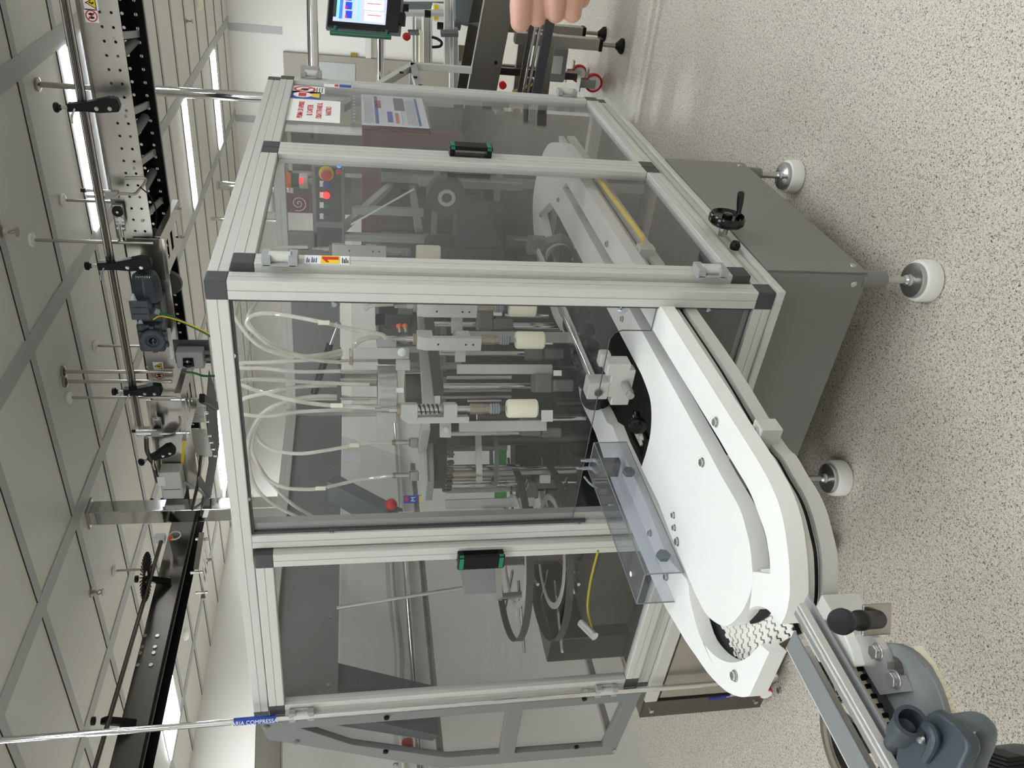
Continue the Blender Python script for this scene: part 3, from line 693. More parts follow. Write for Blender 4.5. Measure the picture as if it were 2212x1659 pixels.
MB().box(bx+.035, bx+.065, r0.y-.09, r0.y-.05, rz-.03, rz+.0).build('clamp', 'alu', rod, bevel=.006)
lb = P(1352, 800, 'z', .81); MB().box(lb.x-.008, lb.x+.022, lb.y-.005, lb.y+.105, .785, .835).build('long_block', 'alu', rod, bevel=.003)
pq = P(1350, 830, 'x', lb.x-.008); MB().cyl(pq, pq-X*.04, .012).cyl(pq-X*.04, pq-X*.055, .010).build('pin', 'alu_dark', rod, bevel=.002)
kq = P(1370, 898, 'x', lb.x-.008)-X*.03
MB().lathe([(.001, .022), (.012, .024), (.023, .02), (.024, .012), (.020, .0), (.009, -.004), (.009, -.04), (.001, -.04)], kq, V((-1, 0, .25)), n=14).build('star_knob', 'black_gloss', rod)
# ------------------------------------------------------------------ clear bent guard over the far guide
t = thing('clear_tray', 'clear bent plastic guard standing over the white guide in front of the centre post', 'clear guard', (-.1, .7, .8))
tx0, tx1, ty0, ty1, tz0, tz1 = -.454, .0, .45, .545, .7875, .877
MB().box(tx0, tx1, ty0, ty1, tz1-.003, tz1).build('top_sheet', 'clear_guard', t, smooth=0)
MB().box(tx0, tx1, ty0, ty0+.003, tz0, tz1-.003).build('side_sheet', 'clear_guard', t, smooth=0)
MB().box(tx0, tx1, ty1-.003, ty1, tz0, tz1-.003).build('side_sheet', 'clear_guard', t, smooth=0)
MB().tube([(tx0, ty0, tz0), (tx0, ty0, tz1-.004), (tx0, ty0+.004, tz1), (tx0, ty1-.004, tz1), (tx0, ty1, tz1-.004), (tx0, ty1, tz0)], .0016, n=6, sub=1).cyl((tx0, ty0, tz1-.001), (tx1, ty0, tz1-.001), .0016, n=6).cyl((tx0, ty1, tz1-.001), (tx1, ty1, tz1-.001), .0016, n=6).build('sheet_edge', 'grey_panel', t)
MB().tube([(tx1, ty0, tz0), (tx1, ty0, tz1), (tx1, ty1, tz1), (tx1, ty1, tz0)], .0016, n=6, sub=1).cyl((tx0, ty0, tz0), (tx1, ty0, tz0), .001, n=6).build('sheet_edge', 'grey_panel', t)
for (px, py) in ((1357, 1024), (1432, 1205)):
    q = P(px, py, 'y', ty0)
    MB().prism([(-.002, -.016), (.013, -.010), (.016, .004), (.006, .016), (-.012, .010), (-.013, -.006)], .0, .012, o=q, ax=X, ay=Z).build('wing_knob', 'grey_dark', t, bevel=.002)
q = P(1363, 1240, 'z', tz1); MB().cyl(q, q+Z*.001, .006).build('hole_ring', 'paper', t)
# pneumatic fitting stack inside at the tray head
t = thing('sensor_bracket', 'sensor bracket with small white elbow fittings at the head of the clear tray', 'bracket', P(1285, 1010, 'z', .85))
q = P(1290, 1010, 'z', .86)
MB().obox(q+V((0, 0, -.03)), .012, .025, .03).build('bracket_body', 'cast', t, bevel=.003)
for (px, py) in ((1265, 995), (1258, 1012)):
    a = P(px, py, 'z', .9); MB().tube([a, a+V((.0, 0, -.025)), a+V((-.03, -.01, -.03))], .0048, n=12).cyl(a, a+Z*.012, .003).build('elbow_fitting', 'bellows', t)
MB().tube([P(1262, 1030, 'z', .88), P(1275, 1045, 'z', .87), P(1290, 1055, 'z', .85)], .003).build('air_line', 'bellows', t)

# ------------------------------------------------------------------ outfeed conveyor
of = thing('outfeed_conveyor', 'narrow grey outfeed conveyor with white side plate leaving towards the lower left corner', 'conveyor', (-1, .12, .75))
def xb(pt, z): return P(pt[0], pt[1], 'z', z)
XO = -1.75
def rl(y0, y1, x0, z0, z1, name, m, bev=.002): return MB().box(XO, x0, y0, y1, z0, z1).build(name, m, of, bevel=bev)
a = xb((1680, 1367), .83); b = xb((1714, 1362), .83)
rl(b.y, a.y, b.x, .826, .83, 'side_rail', 'grey_plate'); rl(a.y-.003, a.y+.001, b.x, .79, .8305, 'side_rail', 'alu')
a = xb((1714, 1326), .825); b = xb((1733, 1323), .825)
rl(b.y, a.y, a.x, .818, .825, 'guide_rail', 'alu_raw', .0015)
rl(b.y-.004, b.y-.001, a.x, .814, .826, 'guide_rail', 'alu', .001)
rl(a.y-.016, a.y-.012, a.x, .822, .8265, 'guide_rail', 'alu', .001)
a = xb((1737, 1322), .80); b = xb((1764, 1320), .80)
rl(b.y, a.y, a.x+.01, .796, .80, 'wear_strip', 'grey_plastic', .001)
# white plastic side beam with sloped nose
MB().prism(G([(1777, 1338), (1806, 1334), (1836, 1401), (1846, 1441), (1838, 1441)], z=.785), .765, .785).build('nose_block', 'hdpe', of, bevel=.003)
ch = [(1834, 1396), (1845, 1430), (1858, 1468), (1880, 1507), (1903, 1545), (1922, 1578), (1945, 1615), (1972, 1660)]
for i in range(14):
    f = i/13*(len(ch)-1); j = min(int(f), len(ch)-2); u = f-j; c0 = (ch[j][0]+(ch[j+1][0]-ch[j][0])*u, ch[j][1]+(ch[j+1][1]-ch[j][1])*u)
    p = P(c0[0], c0[1], 'z', .768)
    MB().obox(p, .0085, .0045, .006, V((1, -.12, 0)), V((.12, 1, 0))).build('chain_link', 'cream', of, bevel=.002)
    MB().obox(p+V((-.011, -.002, -.002)), .003, .006, .004).build('chain_pin', 'black', of)
MB().prism(G([(1830, 1385), (1846, 1385), (1880, 1450), (1925, 1525), (1990, 1640), (1960, 1660), (1900, 1560), (1860, 1480)], z=.757), .745, .757).build('chain_bed', 'cap', of)
# grey side plate with rounded nose
sp = [(1842, 1380), (1848, 1385), (1870, 1387), (1915, 1389), (1940, 1392), (1958, 1400), (1975, 1412), (1990, 1427), (2002, 1441), (2010, 1458), (2022, 1480), (2035, 1515), (2042, 1540), (2080, 1659), (2020, 1800), (1972, 1659), (1915, 1545), (1868, 1462)]
pp = G(sp, z=.755)
MB().prism(pp, .745, .755).build('side_plate', 'grey_plate', of, bevel=.003)
# outer chain run below the plate, visible as a cream line of links
for i in range(12):
    t0 = i/12
    pxa = [(1985, 1410), (2005, 1436), (2022, 1470), (2035, 1505), (2045, 1535), (2052, 1560)]
    f = t0*(len(pxa)-1); j = int(f); u = f-j
    q = P(pxa[j][0]+(pxa[min(j+1, 5)][0]-pxa[j][0])*u, pxa[j][1]+(pxa[min(j+1, 5)][1]-pxa[j][1])*u, 'z', .73)
    MB().obox(q, .008, .006, .008).build('chain_link', 'cream', of, bevel=.002)
# stainless bracket with bolts and indexing knob
br = G([(1797, 1360), (1806, 1353), (1838, 1388), (1858, 1391), (1858, 1400), (1895, 1405), (1950, 1497), (1960, 1500), (1900, 1503)], z=.775)
br = G([(1828, 1378), (1868, 1366), (1888, 1378), (1906, 1402), (1916, 1430), (1917, 1446), (1926, 1456), (1941, 1461), (1955, 1494), (1901, 1501)], z=.768)
MB().prism(br, .7555, .768).build('mount_plate', 'alu_raw', of, smooth=0)
for (px, py) in ((1896, 1408), (1934, 1468)):
    MB().bolt(P(px, py, 'z', .768), Z, .0105, .007).build('bolt', 'zinc', of, bevel=.001)
q = P(1935, 1444, 'z', .7555); MB().lathe([(.016, 0), (.016, .0008), (.001, .0008)], q, Z, n=28).build('hole', 'win_dark', of)
a = P(1885, 1335, 'z', .75)
MB().obox(P(1893, 1338, 'z', .785), .003, .022, .022, V((1, .6, 0)), V((-.6, 1, 0))).build('upright_bracket', 'steel', of, bevel=.002)
ka = P(1896, 1338, 'z', .785); kb = D(1812, 1343, (ka-CAM).dot(FW)-.10)
kd = (kb-ka); kl = kd.length; 
ko = MB().lathe([(.001, 0), (.0125, 0), (.0125, kl*.4), (.0135, kl*.42), (.0135, kl*.52), (.0105, kl*.56), (.0105, kl*.82), (.0155, kl*.86), (.0168, kl*.93), (.0155, kl*.99), (.001, kl)], ka, kd, n=30).build('indexing_knob', 'black', of, smooth=30)
ko['label'] = 'black indexing plunger knob'
# curved pale return chute and dark rings seen below between the rails
a = P(1830, 1560, 'z', .5)
MB().tube([P(1775, 1470, 'z', .6), P(1800, 1540, 'z', .6), P(1870, 1610, 'z', .6)], .02).build('return_rail', 'black_gloss', of)
for k, r in enumerate((.10, .085, .12)):
    q = P(1850, 1600, 'z', .45+.02*k); m_ = MB(); m_.lathe([(r-.006, -.004), (r+.006, -.004), (r+.006, .004), (r-.006, .004)], q, V((0, 0, 1)), n=48, close=True); m_.build('coupling_ring', ('chrome', 'black_gloss', 'steel')[k], of)
MB().cyl(P(1765, 1440, 'z', .7), P(1765, 1440, 'z', .7)-Z*.1+V((-.03, 0, 0)), .022).build('drive_shaft', 'black', of)
# grey moulded drive cover at the lower corner of the picture
gb = thing('drive_cover', 'dark grey moulded plastic drive cover with an open round socket at the lower corner', 'plastic cover', P(1975, 1600, 'z', .8))
def Dq(x, y, z): return P(x, y, 'z', z)
body = G([(1936, 1600), (1975, 1575), (2000, 1540), (2015, 1535), (2055, 1560), (2092, 1604), (2094, 1625), (2075, 1665), (2040, 1750), (1960, 1700), (1930, 1640)], z=.82)
MB().prism(body, .802, .82).build('shell', 'motor', gb, bevel=.008, seg=4)
tb = Dq(1915, 1625, .80); tt = Dq(1968, 1557, .83); td = tt-tb; tl = td.length
MB().lathe([(.001, 0), (.011, 0), (.0115, tl*.5), (.0155, tl*.54), (.0175, tl*.6), (.018, tl*.93), (.0195, tl*.94), (.0195, tl), (.0145, tl), (.0135, tl*.75), (.001, tl*.72)], tb, td, n=30).build('socket', 'motor', gb, smooth=30)
MB().tube([Dq(2000, 1568, .825), Dq(2013, 1575, .828), Dq(2020, 1592, .828), Dq(2015, 1612, .826), Dq(2000, 1640, .822)], .006).build('rib', 'motor', gb)
fl = G([(1897, 1611), (1925, 1602), (1945, 1640), (1928, 1652), (1910, 1655)], z=.80)
MB().prism(fl, .788, .80).build('flange', 'motor', gb, bevel=.003)
MB().lathe([(.001, .004), (.006, .0035), (.008, 0), (.001, 0)], Dq(1918, 1619, .8005), Z, n=16).build('screw', 'zinc', gb)
MB().lathe([(.001, .004), (.005, .0035), (.007, 0), (.001, 0)], Dq(1990, 1596, .823), Z, n=16).build('screw', 'zinc', gb)
hs = MB().tube([Dq(2050, 1565, .79), Dq(2092, 1559, .77), Dq(2112, 1560, .76), Dq(2130, 1576, .75), Dq(2127, 1604, .74), Dq(2114, 1636, .74), Dq(2108, 1665, .74), Dq(2100, 1760, .74)], .0115, n=16).build('drain_hose', 'grey_dark')
tag(hs, 'grey hose bending round beside the dark plastic drive cover', 'hose')
sl = thing('ribbed_motor', 'dark ribbed motor housing at the bottom right corner of the picture', 'motor', P(2165, 1645, 'z', .5))
for k in range(7):
    a = P(2132+8*k, 1630+2*k, 'z', .60)
a = P(2140, 1650, 'z', .6); b = P(2215, 1680, 'z', .6)
for k in range(9):
    p = P(2125, 1618+9*k, 'z', .58); q = P(2196, 1640+9*k, 'z', .58)
    MB().bar(p, q, .006, .03).build('fin', 'black', sl, bevel=.002)
MB().prism([tuple(P(*s_, 'z', .56)[:2]) for s_ in ((2120, 1612), (2165, 1618), (2212, 1645), (2240, 1660), (2200, 1760), (2100, 1760))], .50, .56).build('housing', 'motor', sl, bevel=.004)
# ------------------------------------------------------------------ compressed-air pipe with valve
q = V((-.035, 1.497, 0))
ap = thing('air_pipe', 'thin chrome compressed-air pipe with blue tag running from ceiling to a blue-handled valve', 'pipe', (q.x, q.y, .1))
MB().cyl((q.x, q.y, .17), (q.x, q.y, CZ), .0095, n=16).build('tube', 'chrome', ap)
l0 = P(505, 1557, 'x', q.x).z; l1 = P(575, 1552, 'x', q.x).z
MB().cyl((q.x, q.y, l1-.03), (q.x, q.y, l0), .0115, n=20).build('blue_tag', 'blue', ap)
lt = text('tag_text', 'ARIA COMPRESSA', .017, (q.x-.012*.82-.002, q.y-.012*.57, (l0+l1-.03)/2), Z*-1, V((-.57, .82, 0))*-1, 'paper', ap)
MB().box(q.x-.002, q.x+.03, q.y-.012, q.y+.012, P(1262, 1510, 'x', q.x).z-.01, P(1262, 1510, 'x', q.x).z+.012).build('pipe_clip', 'zinc', ap, bevel=.001)
vz = P(1580, 1515, 'x', q.x).z
MB().cyl((q.x, q.y, vz-.03), (q.x, q.y, vz+.03), .016, n=8).cyl((q.x-.03, q.y, vz), (q.x, q.y, vz), .008).build('valve_body', 'zinc', ap, bevel=.001)
MB().tube([(q.x-.03, q.y, vz), (q.x-.035, q.y+.02, vz+.03), (q.x-.035, q.y+.025, vz+.06)], .004).build('lever', 'zinc', ap)
MB().bar((q.x-.035, q.y+.025, vz+.045), (q.x-.035, q.y+.035, vz+.12), .006, .016).build('lever_grip', 'navy', ap, bevel=.002)
gq = P(1655, 1500, 'x', q.x-.03)
MB().cyl(gq+X*.025, gq, .026).build('gauge_body', 'red', ap, bevel=.003)
MB().cyl(gq, gq-X*.002, .021).build('gauge_face', 'paper', ap)
MB().cyl((q.x, q.y, gq.z), (q.x, q.y, vz), .013).cyl((q.x, q.y-.02, gq.z-.04), (q.x, q.y+.0, gq.z-.02), .012).build('fitting', 'brass', ap)
a = P(1680, 1492, 'x', q.x); MB().cyl(a, a-Z*.03, .010).build('quick_coupling', 'zinc', ap); MB().cyl(a-Z*.03, a-Z*.055, .012, .006).build('end_plug', 'black', ap)
# ------------------------------------------------------------------ pick heads, turret, hoses (inside the guard)
def head(name, cup_bottom, out, label, sc_=1.0):
    """vertical pick head; origin = cup bottom centre; out = unit vector of its back plate offset"""
    p = V(cup_bottom); o = V(out).normalized(); sd = Z.cross(o)
    t = thing(name, label, 'pick head', p, 'spring-loaded pick heads with cream cups')
    z = lambda h: p+Z*h*sc_
    MB().lathe([(.001, 0), (.021, 0), (.0245, .004), (.0245, .076), (.021, .081), (.008, .0815), (.001, .0815)], p, n=36).build('cream_cup', 'cream', t)
    MB().lathe([(.001, .0816), (.007, .0816), (.007, .094), (.011, .097), (.001, .098)], p, n=18).build('nipple', 'clear_guard', t)
    prof_ = [(.001, .098), (.010, .099)]
    for k in range(4): prof_ += [(.015, .103+k*.0065), (.0115, .1065+k*.0065)]
    MB().lathe(prof_+[(.012, .130), (.001, .130)], p, n=26).build('bellows', 'bellows', t)
    MB().cyl(z(.130), z(.141), .0125, n=6).cyl(z(.141), z(.178), .0145, n=8).build('hex_coupling', 'brass', t, bevel=.001)
    MB().cyl(z(.178), z(.385), .0085).build('tube', 'chrome', t)
    MB().obox(z(.23)+o*.004, .019, .021, .017, o, sd).build('lower_block', 'alu', t, bevel=.0015)
    MB().obox(z(.335)+o*.004, .019, .021, .021, o, sd).build('upper_block', 'alu', t, bevel=.0015)
    bp = [( .0, .195), (.02, .178), (.024, .178), (.024, .36), (.0, .36)]
    MB().prism([(.018, .182), (.034, .182), (.034, .335), (.022, .356), (.018, .356)], -.019, .019, o=p, ax=o, ay=Z).build('back_plate', 'alu', t, bevel=.0015)
    for hh in (.205, .225, .30): MB().cyl(p+o*.034+Z*hh, p+o*.0346+Z*hh, .003, n=10).build('hole', 'black', t)
    for hh in (.21, .245):
        for kk in (-1, 0, 1):
            for jj in (-1, 1): MB().cyl(p+Z*(hh+kk*.006)+sd*-.0195*1+o*(.026+jj*.003), p+Z*(hh+kk*.006)+sd*-.0190+o*(.026+jj*.003), .0012, n=8).build('hole', 'black', t) if False else None
    MB().tube([z(.247+.066*k/60)+(o*math.cos(k*.62)+sd*math.sin(k*.62))*.0125 for k in range(61)], .0016, n=6, sub=1).build('spring', 'black', t)
    MB().cyl(z(.247), z(.254), .015).cyl(z(.356), z(.366), .0155).build('collar', 'brass', t, bevel=.001)
    MB().cyl(z(.385), z(.405), .0075, n=6).cyl(z(.405), z(.42), .0055).build('hose_fitting', 'zinc', t)
    return t
specs = [((1160, 882), 2.12, V((-.45, .9, 0)), 'pick head nearest the camera, its long spring in full view', 'pick_head'),
         ((1175, 735), 2.26, V((-.8, -.1, 0)), 'pick head left of the guard corner post with its bracket arm in front', 'pick_head'),
         ((1157, 667), 2.42, V((-.8, -.1, 0)), 'pick head partly behind the guard corner post', 'pick_head'),
         ((951, 546), 2.72, V((-.8, -.3, 0)), 'raised pick head seen through the smoky door pane', 'pick_head'),
         ((918, 586), 2.60, V((-.8, -.3, 0)), 'raised pick head mostly hidden by the corner post', 'pick_head'),
         ((1090, 1112), 2.72, V((-.9, .4, 0)), 'pick head beside the centre post in front of the blue sticker', 'pick_head')]
HD = []
for (px, py), dd, o, lab, nm in specs: HD.append(head(nm, D(px, py, dd), o, lab))
tur = thing('turret', 'central turret with upright chrome rods, grey slides and a drive chain inside the guard', 'machine turret', (.6, .75, .56))
# bracket arms that hold the heads
def boxpx(x0, x1, y0, y1, dep, th, m, name, parent, bevel=.002, dy=0):
    """upright block seen between image rows: x0..x1 along height, y0..y1 across"""
    a = D(x0, (y0+y1)/2, dep); b = D(x1, (y0+y1)/2, dep); c = D((x0+x1)/2, y0, dep); e = D((x0+x1)/2, y1, dep)
    wd = (c-e).length/2; cc = (a+b)/2; hz = abs(a.z-b.z)/2
    fx = V((RT.x, RT.y, 0)).normalized(); fy = V((FW.x, FW.y, 0)).normalized()
    return MB().obox(cc+fy*th, wd, th, hz, fx, fy).build(name, m, parent, bevel=bevel)
def rodpx(x0, x1, y, dep, r, m='chrome', name='rod', parent=None, n=12):
    a = D(x0, y, dep); b = D(x1, y, dep); b = V((a.x, a.y, b.z)); return MB().cyl(a, b, r, n=n).build(name, m, parent or tur)
fz = lambda px, dep: D(px, 850, dep).z
for (x0, x1, y0, y1, dd, th, m) in (
    (985, 1199, 787, 808, 2.42, .008, 'alu'), (990, 1186, 909, 932, 2.22, .008, 'alu'), (960, 1160, 1077, 1097, 2.72, .006, 'alu'), (960, 1135, 1053, 1064, 2.85, .006, 'alu'),
    (975, 1260, 716, 740, 2.40, .006, 'alu_dark'), (955, 1020, 652, 664, 2.6, .006, 'alu_dark')):
    boxpx(x0, x1, y0, y1, dd, th, m, 'slide_arm', tur)
for (x0, x1, y0, y1, dd, th) in ((1033, 1068, 672, 712, 2.56, .03), (1066, 1110, 688, 712, 2.56, .025), (1140, 1176, 748, 778, 2.46, .03), (1176, 1221, 752, 776, 2.46, .022), (1156, 1195, 806, 848, 2.4, .035), (1195, 1242, 820, 846, 2.4, .025),
                                 (1128, 1170, 905, 942, 2.32, .03), (1170, 1215, 925, 945, 2.36, .025), (1120, 1165, 1040, 1078, 2.75, .03), (1160, 1205, 1035, 1056, 2.75, .025)):
    boxpx(x0, x1, y0, y1, dd, th, 'cast', 'slide_block', tur, .006)
for (x0, x1, y0, y1, dd) in ((1066, 1085, 672, 682, 2.54), (1176, 1195, 733, 744, 2.42), (1196, 1214, 800, 812, 2.36), (1170, 1195, 886, 911, 2.2), (1166, 1190, 1024, 1044, 2.7), (1161, 1188, 1007, 1016, 2.7)):
    o = boxpx(x0, x1, y0, y1, dd, .004, 'hdpe', 'white_guide_block', tur, .001); o['label'] = 'white plastic guide block'
for (y, x0, x1, dd, r, m) in ((700, 935, 1210, 2.6, .009, 'chrome'), (707, 1110, 1210, 2.6, .007, 'chrome'), (763, 950, 1142, 2.5, .0085, 'chrome'), (682, 1090, 1190, 2.62, .007, 'chrome'), (808, 955, 1100, 2.5, .01, 'steel_dark'), (815, 965, 1110, 2.5, .007, 'chrome'), (834, 955, 1157, 2.46, .0095, 'chrome'),
                              (844, 955, 1110, 2.6, .006, 'steel'), (858, 955, 1110, 2.6, .006, 'steel'), (866, 1010, 1085, 2.6, .004, 'chrome'), (900, 1030, 1270, 2.6, .012, 'steel_dark'), (905, 1180, 1270, 2.5, .007, 'chrome'), (937, 965, 1130, 2.5, .008, 'chrome'), (950, 965, 1290, 2.7, .022, 'steel_dark'), (968, 965, 1100, 2.75, .012, 'alu_dark'),
                              (1010, 950, 1130, 2.7, .008, 'chrome'), (1017, 950, 1270, 2.62, .009, 'chrome'), (1024, 950, 1260, 2.6, .011, 'steel'), (1034, 950, 1120, 2.7, .01, 'steel'), (1042, 950, 1120, 2.7, .006, 'chrome'), (1049, 950, 1260, 2.7, .008, 'chrome'), (720, 1090, 1230, 2.75, .012, 'steel_dark'), (790, 1200, 1280, 2.7, .014, 'steel_dark'), (870, 1200, 1290, 2.7, .014, 'steel_dark')):
    rodpx(x0, x1, y, dd, r, m)
# dark machine core behind the rods
for (x0, x1, y0, y1, dd, th, m) in ((960, 1280, 690, 905, 2.95, .1, 'dark_table'), (1080, 1240, 650, 780, 3.0, .06, 'cap'), (960, 1220, 905, 960, 3.0, .06, 'dark_table'), (1110, 1290, 950, 1060, 3.05, .05, 'dark_table')):
    boxpx(x0, x1, y0, y1, dd, th, m, 'core_housing', tur)
# carrier bar and dark backing above the rods
a = P(906, 690, 'z', 1.30); b = P(925, 930, 'z', 1.30); a = V((a.x, b.y, 1.30))
def plane_bar(y_img0, y_img1, x_img, dep0, dep1, hgt, th, m, name):
    p = D(x_img[0], y_img0, dep0); q = D(x_img[1], y_img1, dep1); return MB().bar(p, q, th, hgt).build(name, m, tur, bevel=.002)
plane_bar(672, 905, (912, 928), 2.72, 2.30, .035, .03, 'alu', 'carrier_bar')
plane_bar(660, 850, (922, 948), 2.66, 2.30, .03, .02, 'steel_dark', 'carrier_rail')
plane_bar(915, 968, (920, 912), 2.3, 2.6, .025, .04, 'alu', 'carrier_bar')
plane_bar(962, 1062, (914, 918), 2.62, 2.5, .012, .12, 'alu', 'top_plate')
plane_bar(962, 1062, (926, 928), 2.62, 2.5, .022, .10, 'alu_dark', 'carrier_bar')
q = D(945, 985, 2.66); MB().lathe([(.001, 0), (.12, 0), (.12, .03), (.115, .035), (.115, .06), (.001, .06)], V((q.x+.02, q.y, q.z-.02)), n=48).build('sprocket', 'cap', tur)
mb = MB()
cc = V((q.x+.02, q.y, q.z-.03))
for k in range(30):
    an = 2*PI*k/30
    c0 = cc+V((math.cos(an), math.sin(an), 0))*.128; tg = V((-math.sin(an), math.cos(an), 0))
    MB.obox(mb, c0, .0085 if k % 2 else .011, .0025 if k % 2 else .0045, .009, tg, V((math.cos(an), math.sin(an), 0)))
    mb.cyl(c0-Z*.012, c0+Z*.012, .004, n=8)
o = mb.build('drive_chain', 'steel_dark', tur); o['label'] = 'roller chain round the sprocket'
# tilted ring guide
q = D(1035, 985, 2.68)
MB().lathe([(.075, -.008), (.085, -.008), (.085, .012), (.075, .012)], q, V((.1, .1, 1)), n=48, close=True).build('ring', 'alu', tur)
MB().lathe([(.085, -.006), (.10, -.006), (.10, .006), (.085, .006)], q-Z*.05, V((.05, .05, 1)), n=48, close=True).build('ring', 'cast', tur)
# green sheet low behind the rods
# green guard seen under the turret
tag(boxpx(1068, 1095, 920, 1118, 2.95, .003, 'green_led', 'green_strip', None, 0), 'translucent green strip behind the turret rods beside the centre post', 'plastic strip')
# bracket arms (L shaped) on the two middle heads and the left one
for (x0, x1, y0, y1, dd) in ((983, 1006, 716, 782, 2.24), (975, 1000, 655, 720, 2.42), (950, 975, 905, 945, 2.14)):
    o = boxpx(x0, x1, y0, y1, dd-.04, .005, 'alu', 'bracket_arm', tur, .001)
    MB().bolt(D(x0+14, y0+ (14 if x0 > 960 else 24), dd-.045), -FW, .007, .005).build('bolt', 'zinc', tur)
# manifold at top centre
man = thing('air_manifold', 'aluminium air manifold with hose plates above the turret', 'manifold', D(835, 840, 2.5))
q = D(835, 840, 2.5)
MB().lathe([(.001, -.03), (.072, -.03), (.072, .028), (.001, .028)], q+Z*.0, n=48).build('rotor', 'alu_raw', man, bevel=.002)
boxpx(856, 872, 838, 848, 2.42, .003, 'paper', 'flag', man, 0)
MB().cyl(D(816, 820, 2.5)-Z*.0, D(738, 820, 2.5), .02).build('shaft', 'brass', man)
boxpx(728, 737, 750, 872, 2.46, .02, 'steel_dark', 'hose_plate', man)
boxpx(754, 763, 752, 788, 2.44, .02, 'brass', 'hose_plate', man)
boxpx(764, 885, 751, 775, 2.36, .016, 'alu', 'arm_block', man)
boxpx(856, 886, 776, 800, 2.4, .02, 'alu', 'arm_block', man)
MB().bolt(D(868, 761, 2.35), -FW, .010, .006).build('bolt', 'zinc', man)
boxpx(815, 857, 725, 750, 2.5, .02, 'alu', 'side_block', man)
boxpx(813, 857, 888, 914, 2.5, .02, 'alu', 'side_block', man)
for py in (779, 802, 820, 861): rodpx(735, 815, py, 2.44, .004, 'zinc', 'stud', man)
rodpx(870, 1000, 790, 2.6, .012, 'alu_dark', 'column', man); rodpx(875, 920, 840, 2.6, .05, 'steel_dark', 'column', man); rodpx(875, 925, 800, 2.55, .008, 'brass', 'column', man)
# solenoid valve
sv = thing('solenoid_valve', 'black solenoid valve with two orange push-in fittings', 'valve', D(850, 690, 2.45))
boxpx(830, 889, 679, 708, 2.45, .02, 'cap', 'body', sv, .003); boxpx(811, 831, 678, 702, 2.45, .02, 'black', 'coil', sv, .003)
boxpx(860, 892, 664, 682, 2.46, .015, 'cast', 'bracket', sv)
for px in (860, 873):
    a = D(px, 700, 2.41); b = D(px+3, 708, 2.41); MB().cyl(a, b, .008, n=12).build('push_in_fitting', 'orange', sv); MB().cyl(b, D(px+4, 718, 2.41), .006, n=10).build('elbow', 'brass', sv)
# heads on far arms: two shrouded ones with hoses
for (px, py, dd, lab) in ((905, 1027, 2.62, 'short round pick head block with curved hose, right of the centre post'), (905, 956, 2.6, 'square pick head block with clamp beside the drive chain')):
    t = thing('head_block', lab, 'pick head block', D(px, py, dd))
    boxpx(px-18, px, py-9, py+12, dd, .022, 'alu_dark', 'block', t, .004)
    rodpx(px-50, px-18, py, dd+.015, .0075, 'chrome', 'tube', t); rodpx(px-58, px-48, py, dd+.015, .009, 'brass', 'nut', t)
    rodpx(px-22, px-18, py, dd+.015, .013, 'brass', 'collar', t)
# clear hoses
def hose(pts, label, r=.0058, m='tube_clear', d0=2.45):
    P3 = []
    for p in pts: P3.append(D(p[0], p[1], p[2] if len(p) > 2 else d0))
    t = MB().tube(P3, r, n=10, sub=6).build('air_hose', m)
    tag(t, label, 'air hose', 'clear air hoses looping above the turret'); return t
hose([(740, 765, 2.45), (690, 771, 2.42), (640, 766, 2.38), (590, 748, 2.32), (553, 722, 2.28), (533, 700, 2.28), (545, 682, 2.28), (580, 677, 2.28), (640, 685, 2.28), (700, 697, 2.28), (760, 711, 2.27), (822, 722, 2.27), (835, 734, 2.26)], 'clear hose from the manifold over to the pick head left of the corner post')
hose([(870, 882, 2.12), (820, 881, 2.12), (727, 877, 2.15), (643, 867, 2.2), (575, 850, 2.25), (530, 835, 2.3), (517, 826, 2.3), (535, 821, 2.32), (575, 820, 2.35), (676, 826, 2.42), (798, 831, 2.46)], 'clear hose with a sharp loop at the top leading to the nearest pick head')
hose([(798, 800, 2.46), (727, 802, 2.44), (643, 803, 2.42), (575, 796, 2.4), (525, 795, 2.38), (511, 789, 2.38), (525, 784, 2.38), (575, 783, 2.4), (676, 777, 2.42), (735, 770, 2.46)], 'flat clear hose loop with a pinkish stripe near the top edge')
hose([(735, 832, 2.48), (643, 836, 2.45), (575, 849, 2.42), (530, 860, 2.4), (508, 876, 2.4), (520, 893, 2.4), (575, 899, 2.42), (643, 890, 2.45), (727, 886, 2.46), (760, 888, 2.48)], 'clear hose loop reaching the top rail left of the middle')
hose([(798, 868, 2.5), (727, 856, 2.48), (660, 858, 2.45), (600, 873, 2.42), (565, 895, 2.42), (543, 930, 2.45), (535, 965, 2.5), (538, 1005, 2.55), (551, 1050, 2.62), (582, 1083, 2.66), (629, 1110, 2.7), (659, 1120, 2.72), (733, 1123, 2.72), (800, 1119, 2.74)], 'outermost of the big clear hose loops sweeping down to the left')
hose([(798, 860, 2.5), (727, 861, 2.5), (660, 862, 2.47), (610, 872, 2.45), (572, 894, 2.45), (550, 930, 2.48), (544, 972, 2.52), (565, 1016, 2.56), (592, 1050, 2.62), (629, 1087, 2.68), (666, 1110, 2.74), (710, 1134, 2.8), (760, 1158, 2.82)], 'big clear hose loop just inside the outermost one')
hose([(549, 930, 2.5), (565, 957, 2.52), (599, 974, 2.55), (649, 980, 2.57), (710, 972, 2.58), (764, 962, 2.6), (800, 957, 2.6), (845, 955, 2.61)], 'clear hose dropping in a shallow curve to the head beside the drive chain')
hose([(556, 1003, 2.55), (575, 1033, 2.56), (615, 1053, 2.58), (659, 1057, 2.6), (693, 1055, 2.61), (734, 1046, 2.62), (778, 1036, 2.63), (850, 1027, 2.63)], 'clear hose curving down to the short round head right of the centre post')
